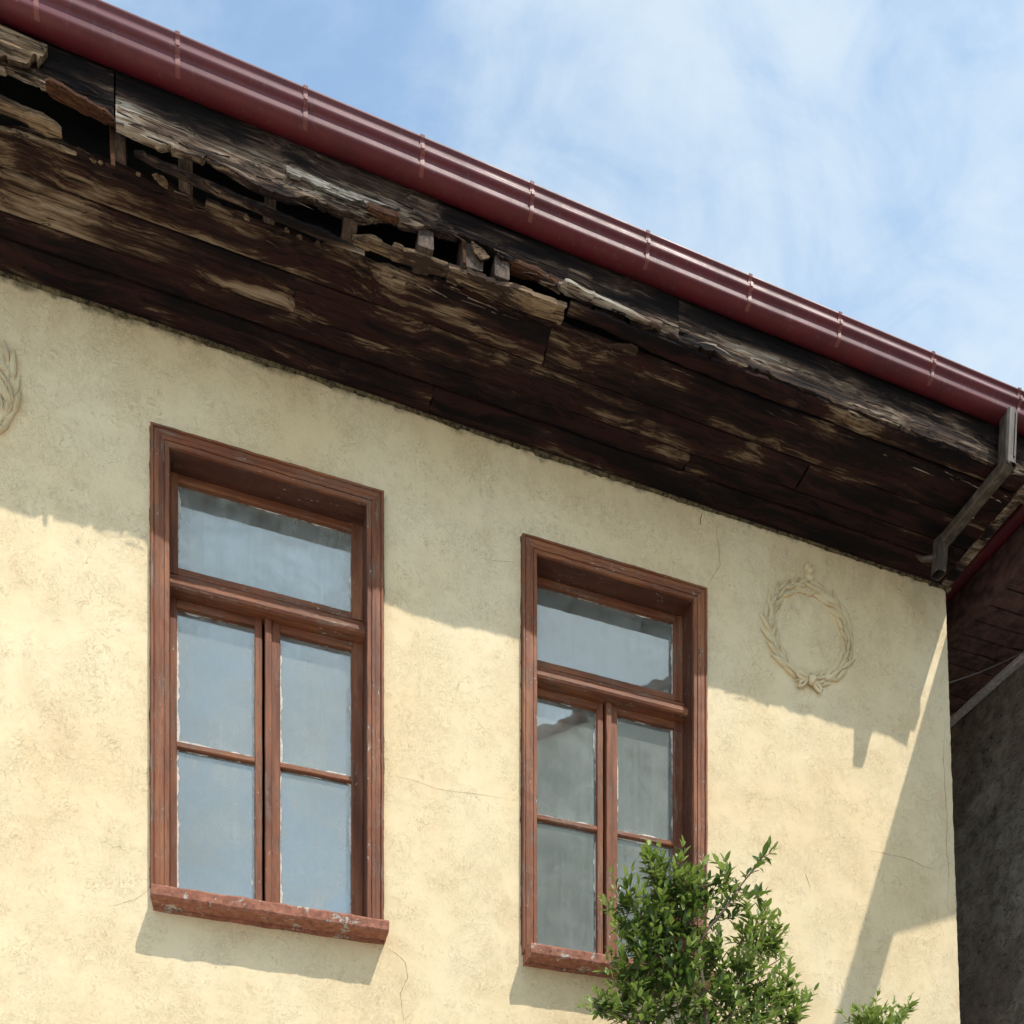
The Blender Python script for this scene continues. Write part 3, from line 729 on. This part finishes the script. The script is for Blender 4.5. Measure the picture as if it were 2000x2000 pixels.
fz2 = FZ([(XU(224,.7), E+5.345), (XU(360,.7), E+5.335), (XU(519,.7), E+5.318), (XU(700,.7), E+5.352), (XU(777,.7), E+5.40), (XU(908,.7), E+5.455), (XU(998,.7), E+5.42), (XU(1120,.7), E+5.375), (XU(1300,.7), E+5.36), (5, E+5.335)])
fascia(XL, XU(222, FP), fz1, 7.30, FP, 0.028, 51, 0.018, 0.007)
fascia(XU(226, FP), 2.30, fz2, 7.30, FP+.003, 0.030, 55, 0.026, 0.007)
fascia(2.304, 4.70, fz2, 7.30, FP+.001, 0.030, 58, 0.020, 0.008)
# splintered chunk at far left, standing proud of the fascia
fascia(XU(-140, .715), XU(92, .715), lerp_list([(-1.3, E+5.44), (XU(10,.715), E+5.40), (XU(50,.715), E+5.405), (XU(70,.715), E+5.45), (XU(92,.715), E+5.53)]), E+5.555, 0.716, 0.020, 63, 0.040, 0.006, 'broken_board', M['bare'])
fascia(XU(560, .70), XU(782, .70), lerp_list([(0.10, E+5.43), (XU(640,.70), E+5.415), (XU(700,.7), E+5.425), (0.90, E+5.46)]), E+5.468, 0.700, 0.014, 67, 0.026, 0.006, 'broken_board', M['flake'])
# loose slivers along the rotten edges
b = MB(); rs = random.Random(77)
for k in range(330):
    x = rs.uniform(-1.25, 2.4) if k < 250 else rs.uniform(2.2, 4.6)
    if rs.random() < 0.6:
        base = Vector((x, -(FP + rs.uniform(-0.005, 0.014)), (fz1 if x < XU(222, FP) else fz2)(x) + rs.uniform(0.0, 0.07)))
    else:
        pe_ = (out4(x) if x < 1.66 else 0.59) - rs.uniform(0, 0.05); base = Vector((x, -pe_, sof_z(x, pe_) - 0.002))
    sg = rs.choice((-1, 1)); L = rs.uniform(0.03, 0.15); d = Vector((sg, rs.uniform(-.12, .06), rs.uniform(-.20, .03))).normalized()
    wv_ = rs.uniform(0.0015, 0.0045); up = Vector((0, rs.uniform(-.6, .6), 1)).normalized()*wv_; sd = d.cross(up).normalized()*wv_*0.8
    t_ = base + d*L + Vector((0, 0, rs.uniform(-.012, .004))); m_ = base + d*L*0.55
    b.add([base+up, base-up, base+sd, m_+up*.8, m_-up*.8, m_+sd*.8, t_], [(0,1,4,3),(1,2,5,4),(2,0,3,5),(3,4,6),(4,5,6),(5,3,6),(0,2,1)])
tag(b.build('splinters', M['fascia'], eave), kind='stuff')
# rafter tails in the gap
for k, (ua, ub, vt, vb, pf) in enumerate(((216,244,238,330,.63),(348,376,304,372,.655),(518,541,372,410,.66),(671,700,418,470,.665),(817,847,452,512,.672),(903,944,462,520,.662),(966,994,505,546,.672))):
    a = P((ua+ub)/2, vt, pf); c = P((ua+ub)/2, vb, pf); wdt = XU(ub, pf) - XU(ua, pf)
    zc = max(c.z, sof_z(c.x, pf) + 0.02); b = MB()
    b.bar((a.x, -pf, (a.z+zc)/2), (a.x, 0.05, (a.z+zc)/2), (1, 0, 0), wdt, abs(a.z - zc) + 0.02, 0.006, 24, 0.006, k*3.0)
    b.build('rafter_tail', M['joist'], eave)
    if k in (0, 5):
        b = MB(); b.bar(P(ua+2, vt+4, pf+.004), P(ua+4, vb-4, pf+.004), (1,0,0), 0.018, 0.012, 0.003, 8, 0.003, 2.0); b.build('splinter', M['orange'], eave)
b = MB(); b.poly([P(921,470,.69),(P(944,486,.69)),P(957,502,.685),P(940,508,.68),P(926,492,.68)], (0, 0.02, 0.01)); b.build('splinter', M['bare'], eave)
# crumbs of wood, plaster and bird nest on the edge of the gap
for k, (u, v, p, r) in enumerate(((320,356,.575,.026),(307,347,.57,.016),(181,312,.565,.011),(196,318,.566,.010),(211,322,.57,.008),(488,398,.612,.018),(478,392,.612,.013),(482,425,.575,.013),(560,449,.565,.012),(585,462,.565,.011),(620,474,.565,.012),(640,485,.565,.010),(270,340,.56,.010),(308,290,.70,.008),(1085,620,.60,.018),(1732,872,.55,.007),(1790,905,.5,.006),(1838,915,.46,.006),(1873,928,.4,.007),(1850,925,.42,.006))):
    b = MB(); c = P(u, v, p); rg = []
    for i in range(6):
        e = -math.pi/2 + math.pi*i/5
        rg.append([c + Vector((math.cos(e)*math.cos(q*math.pi/4)*1.5, math.cos(e)*math.sin(q*math.pi/4), math.sin(e)*0.6))*r*0.72*(1+0.9*mnoise.noise((q*1.7, i*2.1, k*3.3))) for q in range(8)])
    b.loops(rg); b.build('rot_crumb', M['putty'] if k > 14 else M['bare'], eave)
# knots and stubs on the right-hand soffit
for k, (u, v, w_, h_) in enumerate(((1480,740,.09,.05),(1640,850,.05,.03),(1890,880,.10,.035),(1915,905,.06,.03),(1670,740,.16,.02),(1740,775,.16,.02))):
    c = P(u, v, .66 if k > 1 else .56); b = MB()
    b.bar(c - Vector((w_/2, 0, 0)), c + Vector((w_/2, 0, 0)), (0, 1, 0), h_, 0.012, 0.003, 14, 0.012, k*7.0); b.build('splinter', M['fascia'], eave)
# batten along the wall, mouldy and ragged
b = MB(); n = 400; rings = []
for i in range(n + 1):
    x = XL + (4.655 - XL) * i / n; z = sof_z(x, 0) - 0.006
    d = 0.006*fx(x*1.5, 71) + 0.012*splinter(x, 72) - 0.006
    rings.append([(x, 0.01, z), (x, -0.016-0.004*fx(x*3, 75), z), (x, -0.015-0.004*fx(x*4, 77), z-0.007-d*0.6), (x, -0.004, z-0.013-d), (x, 0.01, z-0.012-d)])
b.loops(rings); b.build('wall_batten', M['moss'], eave)
# end of the eave at the house corner: end beam, open dark slot beside it
b = MB(); b.bar((4.600, -0.02, sof_z(4.63, 0)-0.004), (4.606, -0.66, sof_z(4.63, .66)-0.004), (1, 0, 0), 0.065, 0.022, 0.004, 40, 0.006, 4.0); b.build('end_board', M['fascia'], eave)
b = MB(); b.bar((4.57,-0.545,6.945),(4.70,-0.615,6.965),(0,1,0),0.07,0.02,0.004,16,0.012,3.0); b.build('broken_board', M['bare'], eave)

# roof above it all, near-black sheet underneath, verge closed against light leaks
for yy, (ya, za) in ((3.5, (-0.72, 7.335)), (3.5, (7.7, 7.335))):
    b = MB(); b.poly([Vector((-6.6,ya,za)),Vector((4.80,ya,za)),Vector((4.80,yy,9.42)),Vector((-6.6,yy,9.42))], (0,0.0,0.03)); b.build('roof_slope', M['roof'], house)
b = MB(); b.poly([Vector((-6.55,-0.70,7.322)),Vector((4.79,-0.70,7.322)),Vector((4.79,3.4,9.33)),Vector((-6.55,3.4,9.33))], (0,0,0.012)); b.build('roof_boarding', M['voidshade'], house)  # underside coloured near-black to deepen the shade in the eave void
b = MB(); b.poly([Vector((4.700,-0.69,7.03)),Vector((4.700,-0.69,7.325)),Vector((4.700,3.4,9.33)),Vector((4.700,7.5,7.33)),Vector((4.700,7.5,6.965)),Vector((4.700,0.1,6.965))], (0.02,0,0)); b.build('verge_light_stop', M['voidshade'], house)  # panel added to stop light leaking in at the eave end

# ------------------------------------------------------------------ gutter
GP = [(0.796,7.306),(0.803,7.309),(0.808,7.305),(0.806,7.298),(0.800,7.292),(0.797,7.280),(0.797,7.262),(0.801,7.260),(0.809,7.256),(0.8135,7.249),(0.8145,7.241),(0.8125,7.232),(0.805,7.225),(0.798,7.222),
      (0.7965,7.210),(0.7965,7.188),(0.7958,7.182),(0.793,7.1765),(0.788,7.173),(0.765,7.166),(0.735,7.163),(0.712,7.166),(0.707,7.175),(0.705,7.27)]
GP = [(p - 0.021, z + 0.028) for (p, z) in GP]
def gutter_rings(x0, x1, n, prof, swap=None, off=0.0, tilt=0.0):
    rings = []
    for i in range(n + 1):
        x = x0 + (x1-x0)*i/n; zz = tilt*(x + 0.92) + 0.0022*mnoise.noise((x*1.2, 0.4, 2))
        ring = []
        for (p, z) in prof:
            ring.append((x, -p - 0.0015*mnoise.noise((x*1.5, z*3, 1)), z + zz) if swap is None else (swap + p, x, z + zz))
        rings.append(ring)
    return rings
gut = tag(empty('gutter', (0, 0, 0), house), 'dark red metal gutter running along the eave')
SX = [XU(u, .78) for u in (-205, 70, 347, 597, 825, 1039, 1265, 1465, 1640, 1822, 1990)] + [4.80]
inner = [(p-0.003 if p > 0.73 else p+0.003, z+0.002) for (p, z) in reversed(GP)]
for i in range(len(SX) - 1):
    b = MB(); b.loops(gutter_rings(SX[i], SX[i+1], 8, GP + inner, tilt=-0.002), caps=False); o = b.build('gutter_length', M['gutter'], gut, True)
for x in SX[:-1]:
    out = [(p + 0.003, z + (0.004 if z > 7.328 else 0)) for (p, z) in GP[:20]]
    inn = [(p-0.002, z) for (p, z) in reversed(GP[:20])]
    b = MB(); b.loops(gutter_rings(x - 0.0095, x + 0.0095, 1, out + inn, tilt=-0.002)); b.build('gutter_strap', M['strap'], gut, False)
    b = MB(); b.bar((x, -0.794, 7.276 - .002*(x+.92)), (x, -0.799, 7.276-.002*(x+.92)), (1,0,0), 0.014, 0.022, 0.003); b.build('strap_clip', M['strap'], gut)
b = MB(); b.poly([Vector((4.80, -p, z-.0114)) for (p, z) in GP], (0.004, 0, 0)); b.build('end_cap', M['gutter'], gut)
b = MB(); b.tube([(4.49,-0.785,7.31),(4.56,-0.806,7.245),(4.68,-0.806,7.175),(4.765,-0.795,7.14)], 0.007, 8); b.build('support_rod', M['strap'], gut, True)

# ------------------------------------------------------------------ downpipe
dp = tag(empty('downpipe', (0, 0, 0), house), 'short weathered grey rain pipe bending from the gutter back to the wall')
A0, A1 = Vector((4.380,-0.745,7.205)), Vector((4.368,-0.742,6.910))
B0, B1 = Vector((4.325,-0.285,6.838)), Vector((4.308,-0.280,6.650))
def pipe(name, a, c, r0, r1, flat=1.0):
    b = MB(); rings = []; d = (c - a).normalized(); ref = Vector((0,1,0)) if abs(d.z) > .7 else Vector((0,0,1))
    s = d.cross(ref).normalized(); u_ = d.cross(s)
    for i in range(13):
        t = i/12; q = a.lerp(c, t)
        ring = []
        for rr, rev in ((1.0, 1), ):
            for k in range(20):
                an = 2*math.pi*k/20; ca_, sa_ = abs(math.cos(an)), abs(math.sin(an)); r = (r0 + (r1-r0)*t)*(1+0.03*mnoise.noise((k*.6, t*3, a.x)))/((ca_**5 + sa_**5)**0.2)
                ring.append(q + s*math.cos(an)*r + u_*math.sin(an)*r*flat)
        rings.append(ring)
    b.loops(rings + [[q + (a.lerp(c, i/12) - q)*0.07 for q in rings[i]] for i in range(12, -1, -1)], caps=False)
    o = b.build(name, M['pipe'], dp, False); return o
pipe('drop_pipe', A0, A1 + Vector((0,0,-0.01)), 0.039, 0.039)
pipe('slant_pipe', A1 + Vector((0,-0.03,0.0)), B0 + Vector((0,0.03,0)), 0.039, 0.037, 0.85)
pipe('outlet_pipe', B0 + Vector((0,0,0.03)), B1, 0.037, 0.036)
b = MB(); b.tube([A1 + (A0-A1)*0.12, A1, A1 + (B0-A1)*0.10], [0.040, 0.047, 0.040], 10); b.build('elbow', M['pipe'], dp, True)
b = MB(); b.bar((4.394,-0.786,7.18),(4.382,-0.783,6.93),(1,0,0),0.010,0.006,0.001); b.build('pipe_seam', M['pipe'], dp)
b = MB(); b.tube([B0 + Vector((-0.01,0,-0.06)), B0 + Vector((-0.06,0.02,-0.085)), B0 + Vector((-0.10,0.05,-0.075)), B0 + Vector((-0.115,0.08,-0.03))], [0.016,0.018,0.015,0.008], 8); b.build('bracket', M['pipe'], dp, True)
b = MB(); m_ = A1.lerp(B0, 0.55); b.bar(m_ + Vector((0.037,0,-0.01)), m_ + Vector((0.043,0.02,-0.012)), (0,0,1), 0.012, 0.01, 0.002); b.build('rivet', M['putty'], dp)

# ------------------------------------------------------------------ neighbouring house on the right
nb = tag(empty('neighbour_house', (5.62, 0, 0)), 'shaded rough rendered house across the narrow gap at the right edge', 'house')
NX, NZ = 5.62, 6.90
b = MB()                                    # lumpy wall facing left
ny, nz = 70, 70; V = []; F = []
for i in range(ny + 1):
    for k in range(nz + 1):
        y = 5.0 - 5.75*i/ny; z = 7.0*k/nz
        V.append((NX - 5.62 + 0.02*mnoise.noise((y*3, z*3, 5)) + 0.008*mnoise.noise((y*11, z*11, 5)), y, z))
F = [(i*(nz+1)+k, (i+1)*(nz+1)+k, (i+1)*(nz+1)+k+1, i*(nz+1)+k+1) for i in range(ny) for k in range(nz)]
b.add(V, F)
b.build('wall', M['stone'], nb, True)
b = MB(); b.add([(0,-0.75,0),(6,-0.75,0),(6,-0.75,7),(0,-0.75,7)], [(0,1,2,3)]); b.build('gable_wall', M['stone'], nb)
soff = empty('soffit', (0, 0, 0), nb)
y = 3.2; k = 0
while y > -1.20:
    w_ = 0.118 + 0.02*R(); xa, xb = -0.60, 0.02
    cut = xa + (xb - xa) * (0.38 + 0.30*(k % 2) + 0.1*R())
    for (a, c) in ((xa, cut - 0.003), (cut + 0.003, xb)):
        dz = U(-0.006, 0.006); b = MB(); b.bar((a, y - w_/2, NZ+0.012+dz), (c, y - w_/2, NZ+0.012+dz+U(-.004,.004)), (0,1,0), w_ - 0.011, 0.02, 0.004, 5, 0.003, k*2.0)
        b.build('board', M['nboard'], soff)
    y -= w_; k += 1
b = MB(); b.box(-0.598, 0.0, -1.2, 3.2, NZ+0.034, NZ+0.05); b.build('soffit_light_stop', M['voidshade'], nb)  # unseen sheet added to stop sun leaking between the boards
b = MB(); b.bar((-0.035, 3.2, NZ-0.022), (-0.035, -0.74, NZ-0.022), (1,0,0), 0.06, 0.042, 0.006, 60, 0.004, 6.0); b.build('cornice_trim', M['trim'], nb)
b = MB(); b.box(-0.64, -0.605, -2.25, 3.2, NZ+0.085, 7.30); b.build('fascia_board', M['nboard'], nb)
b = MB(); b.box(-0.645, -0.600, -1.25, 3.2, NZ-0.012, NZ+0.082); b.build('soffit_frame', M['nboard'], nb)
b = MB(); b.box(-0.70, -0.56, -2.25, -1.69, 7.302, 7.33); b.build('shadow_strip', M['nboard'], nb)  # unseen strip added to keep the gutter's cast shadow free of a slit
b = MB(); GN = [(-0.76 + (0.7915 - p), z - 0.046) for (p, z) in GP]; INN = [(q + 0.003, z + 0.002) for (q, z) in reversed(GN)]
rings = []
for i in range(13):
    yy = -2.25 + 5.4*i/12; rings.append([(q, yy, z + 0.002*mnoise.noise((yy, 1, 1))) for (q, z) in GN + INN])
b.loops(rings); b.build('gutter', M['gutter'], nb, True)
b = MB(); b.poly([Vector((-0.72,-1.68,7.30)),Vector((6.0,-1.68,9.9)),Vector((6.0,3.5,9.9)),Vector((-0.72,3.5,7.30))], (0,0,0.04)); b.build('roof', M['roof'], nb)

ca = P(1846, 1336, -0.10); cc = P(2012, 1266, -0.27)
b = MB(); b.tube([ca.lerp(cc, t/8) + Vector((0,0,-0.02*math.sin(math.pi*t/8))) for t in range(9)], 0.004, 6)
tag(b.build('cable', M['cable'], None, True), 'thin cable stretched across the gap above the grey cornice trim', 'cable')

# ------------------------------------------------------------------ house across the street (seen mirrored in the right window)
op = tag(empty('opposite_house', (8, -8.3, 0)), 'pale gabled house across the street, seen only as a reflection in the right window', 'house')
b = MB()
gx = [(3.75-8, 0), (11.2-8, 0), (11.2-8, 10.75), (7.5-8, 12.95), (3.75-8, 10.82)]
b.poly([Vector((x, 0.3, z)) for x, z in gx], (0, -9, 0)); b.build('wall', M['opp'], op)
for (xa, za, xb, zb_) in ((3.45-8, 10.66, 7.5-8, 12.97), (11.5-8, 10.58, 7.5-8, 12.97)):
    b = MB(); b.add([(xa,0.45,za),(xb,0.45,zb_),(xb,-9.2,zb_),(xa,-9.2,za),(xa,0.45,za+.12),(xb,0.45,zb_+.12),(xb,-9.2,zb_+.12),(xa,-9.2,za+.12)],
          [(0,1,2,3),(4,7,6,5),(0,4,5,1),(2,6,7,3),(0,3,7,4),(1,5,6,2)])
    b.build('roof_slope', M['roof'], op)

# ------------------------------------------------------------------ shrubs
LEAF = None
def leaf_geo(L, W, bend, fold):
    """folded, slightly curved leaf lying along +x, 10 triangles"""
    xs_ = (0, 0.22, 0.5, 0.78, 1.0); ws = (0.02, 0.75, 1.0, 0.62, 0.0); v = []
    for x, w_ in zip(xs_, ws):
        z = -bend * x * x * L
        v.append((x*L, 0, z)); v.append((x*L, w_*W/2, z + fold*w_*W/2)); v.append((x*L, -w_*W/2, z + fold*w_*W/2))
    f = []
    for i in range(3):
        a = 3*i; f += [(a, a+3, a+4, a+1), (a, a+2, a+5, a+3)]
    f += [(9, 12, 10), (9, 11, 12)]
    return [Vector(q) for q in v[:13]], f
def shrub(name, label, base, stems, clumps, seed, sprays=()):
    rs = random.Random(seed)
    root = tag(empty(name, base), label, 'shrub', 'shrubs below the right window')
    inv = Vector(base)
    b = MB()
    for pts, r0, r1 in stems:
        q = [Vector(c) if len(c) == 3 and isinstance(c, Vector) else P(*c) for c in pts]
        # smooth the polyline a little
        out = []
        for i in range(len(q) - 1):
            for k in range(5):
                t = k/5; a = q[i].lerp(q[i+1], t); a = a + mnoise.noise_vector(a*6)*0.012; out.append(a)
        out.append(q[-1]); n = len(out)
        bb = MB(); bb.tube([c - inv for c in out], [r0 + (r1-r0)*i/(n-1) for i in range(n)], 6); bb.build('branch', M['bark'], root, True)
    leaves = []
    def twig(o, d, L, young, sc=1.0):
        d = d.normalized(); ref = Vector((rs.uniform(-1,1), rs.uniform(-1,1), rs.uniform(-1,1))); a = d.cross(ref).normalized()
        n = max(2, int(L/0.021)); pts = []
        curve = Vector((0, 0, 0.25)) * L
        for i in range(n + 1):
            t = i/n; c = o + d*L*t + curve*t*t; pts.append(c)
        b.tube([c - inv for c in pts], [0.0024*(1-0.6*i/n) for i in range(n+1)], 4)
        for i in range(n + 1):
            t = i/n; c = pts[i]; dd = (pts[min(i+1, n)] - pts[max(i-1, 0)]).normalized()
            ax = a if i % 2 == 0 else dd.cross(a).normalized()
            last = i == n
            for s in ((-1, 1) if not last else (-1, 1, 0)):
                if rs.random() < 0.10: continue
                sp = 0.85 - 0.35*t
                dirn = (dd*(1-sp*0.6) + ax*s*sp + Vector((rs.uniform(-.2,.2), rs.uniform(-.2,.2), rs.uniform(-.1,.25)))).normalized()
                LL = sc*rs.uniform(0.034, 0.082)*(0.75 + 0.25*math.sin(math.pi*min(1, t*0.8+0.25)))
                yy = young + 0.55*t > rs.uniform(0.35, 1.15)
                leaves.append((c, dirn, LL, yy))
    for (u, v, r, cnt, p, young) in clumps:
        c = P(u, v, p); sc = (DIST - p) / (FPX*math.cos(THETA) - (u-CX)*math.sin(THETA)); rad = r*sc
        for k in range(int(cnt*1.1)):
            dv = Vector((rs.gauss(0,1), rs.gauss(0,1), rs.gauss(0,1))).normalized(); q = rs.random()**0.5
            o = c + Vector((dv.x, dv.y*0.8, dv.z)) * rad * q * 0.72
            g = dv*0.9 + Vector((0, -0.25, 0.55))
            twig(o - g.normalized()*0.03, g, rs.uniform(0.06, 0.150), young + 0.12)
    for (pts, dens, young) in sprays:                     # open leafy shoots
        q = [P(*c) for c in pts]
        for i in range(len(q) - 1):
            L = (q[i+1] - q[i]).length; n = max(1, int(L/dens))
            for k in range(n):
                o = q[i].lerp(q[i+1], (k + rs.random()*.6)/n); d0 = (q[i+1]-q[i]).normalized()
                s = Vector((rs.gauss(0,1), rs.gauss(0,1), rs.gauss(0,1))).normalized()
                twig(o, d0*0.9 + s*0.9 + Vector((0,0,.25)), rs.uniform(0.025, 0.065), young)
        d0 = (q[-1]-q[-2]).normalized(); twig(q[-1] - d0*0.05, d0, 0.07, young + 0.2)
    tag(b.build('twigs', M['bark'], root, True), kind='stuff')
    camp = Vector(cam.location)
    shapes = [leaf_geo(1.0, w_, bd, fo) for (w_, bd, fo) in ((0.42, 0.10, 0.35), (0.48, 0.22, 0.22), (0.38, 0.02, 0.55))]
    meshes = {}
    for si, (vv, ff) in enumerate(shapes):
        for yy in (0, 1):
            me = bpy.data.meshes.new('leaf'); me.from_pydata([tuple(q) for q in vv], [], ff)
            me.materials.append(M['young'] if yy else M['leaf'])
            for f in me.polygons: f.use_smooth = True
            meshes[(si, yy)] = me
    from mathutils import Matrix
    def frame(d, rs_):
        d = d.normalized(); up = Vector((rs_.uniform(-.5,.5), rs_.uniform(-.7,.1), 1)); y = up.cross(d).normalized(); z = d.cross(y)
        return Matrix((d, y, z)).transposed()
    def inframe(c):
        rel = c - camp; fw = Vector((math.sin(THETA), math.cos(THETA), 0)); rt = Vector((math.cos(THETA), -math.sin(THETA), 0)); dd = rel.dot(fw)
        return HOR - FPX*rel.z/dd < 2000
    order = sorted(range(len(leaves)), key=lambda i: (not inframe(leaves[i][0]), (leaves[i][0]-camp).length - leaves[i][2]*4))
    single = set(order[:300])
    mass = {0: MB(), 1: MB()}
    for i, (c, d, L, yy) in enumerate(leaves):
        si = rs.randrange(3); m3 = frame(d, rs)
        if i in single:
            o = bpy.data.objects.new('leaf', meshes[(si, int(yy))]); link(o, root)
            o.matrix_local = Matrix.Translation(c - inv) @ m3.to_4x4() @ Matrix.Scale(L, 4)
        else:
            vv, ff = shapes[si]; mass[int(yy)].add([m3 @ (q*L) + c - inv for q in vv], ff)
    mb = MB(); nm = []
    for yy in (0, 1):
        mb.add(mass[yy].v, mass[yy].f); nm += [yy]*len(mass[yy].f)
    if mb.f:
        me = bpy.data.meshes.new('foliage'); me.from_pydata([tuple(q) for q in mb.v], [], mb.f)
        me.materials.append(M['leaf']); me.materials.append(M['young'])
        for f, q in zip(me.polygons, nm): f.material_index = q; f.use_smooth = True
        o = link(bpy.data.objects.new('foliage', me), root); tag(o, kind='stuff')
    return root
B1_ = (P(1395, 2100, .8).x, -0.8, 0.0)
shrub('shrub', 'tall glossy dark green shrub covering the lower corner of the right window', B1_,
      [([Vector(B1_), P(1400,2500,.8), P(1392,2120,.8), P(1376,1950,.8), P(1362,1846,.8), P(1420,1765,.84), P(1492,1668,.88)], 0.022, 0.003),
       ([(1362,1846,.8),(1335,1770,.76),(1300,1712,.72),(1276,1680,.70)], 0.007, 0.002),
       ([(1376,1950,.8),(1285,1865,.75),(1215,1785,.70)], 0.008, 0.002),
       ([(1392,2060,.8),(1450,1930,.72),(1470,1860,.68),(1492,1800,.66)], 0.009, 0.002),
       ([(1450,1930,.72),(1500,1885,.7),(1535,1865,.7)], 0.005, 0.002),
       ([(1395,2120,.8),(1260,2000,.78),(1160,1962,.75)], 0.008, 0.002),
       ([(1420,2040,.8),(1500,1980,.7),(1550,1955,.7)], 0.007, 0.002)],
      [(1325,1742,62,30,.72,.25),(1375,1752,40,14,.76,.3),(1285,1800,62,30,.70,.15),(1340,1810,45,18,.74,.1),(1250,1860,58,28,.70,.1),(1310,1880,66,34,.72,.05),
       (1228,1775,30,8,.68,.3),(1215,1810,24,6,.68,.3),(1285,1722,26,7,.70,.35),(1390,1900,52,18,.74,.15),(1300,1955,85,46,.72,.1),(1240,1920,50,20,.70,.1),
       (1220,1985,46,18,.72,.3),(1175,1972,26,8,.74,.4),(1470,1835,40,18,.66,.75),(1505,1850,30,10,.68,.75),(1430,1905,42,16,.70,.5),(1480,1925,50,22,.68,.6),
       (1535,1955,38,16,.68,.7),(1400,1975,70,34,.72,.2),(1470,1990,50,22,.70,.4),(1545,1995,40,14,.70,.5),
       (1300,2080,110,40,.75,.1),(1430,2090,100,36,.75,.2),(1360,2220,140,40,.8,.1),(1540,2100,70,16,.75,.3),(1220,2120,60,14,.75,.2)],
      11,
      [([(1400,1790,.83),(1440,1740,.85),(1470,1700,.87),(1496,1668,.88)], 0.035, .35), ([(1276,1690,.70),(1266,1676,.70)], 0.02, .6),
       ([(1420,1770,.84),(1425,1730,.84),(1418,1700,.84)], 0.03, .5), ([(1430,1765,.84),(1470,1755,.86),(1488,1752,.86)], 0.03, .3),
       ([(1490,1812,.66),(1492,1794,.66)], 0.02, .7), ([(1405,1800,.8),(1440,1790,.82)], 0.03, .3)])
B2_ = (P(1700, 2100, .7).x, -0.7, 0.0)
shrub('shrub', 'pale green shrub whose tip just rises above the bottom edge by the house corner', B2_,
      [([Vector(B2_), P(1705,2500,.7), P(1700,2060,.7), P(1712,1990,.7)], 0.016, 0.003), ([(1702,2080,.7),(1750,2010,.68),(1776,1972,.68)], 0.006, 0.002)],
      [(1700,2016,34,22,.7,.9),(1738,2020,28,12,.69,.9),(1675,2030,26,10,.7,.8),(1705,2080,60,26,.7,.4),(1720,2200,90,30,.7,.2)],
      13, [([(1745,2005,.68),(1776,1974,.68)], 0.02, .8), ([(1700,2005,.7),(1690,1984,.7)], 0.02, .8)])
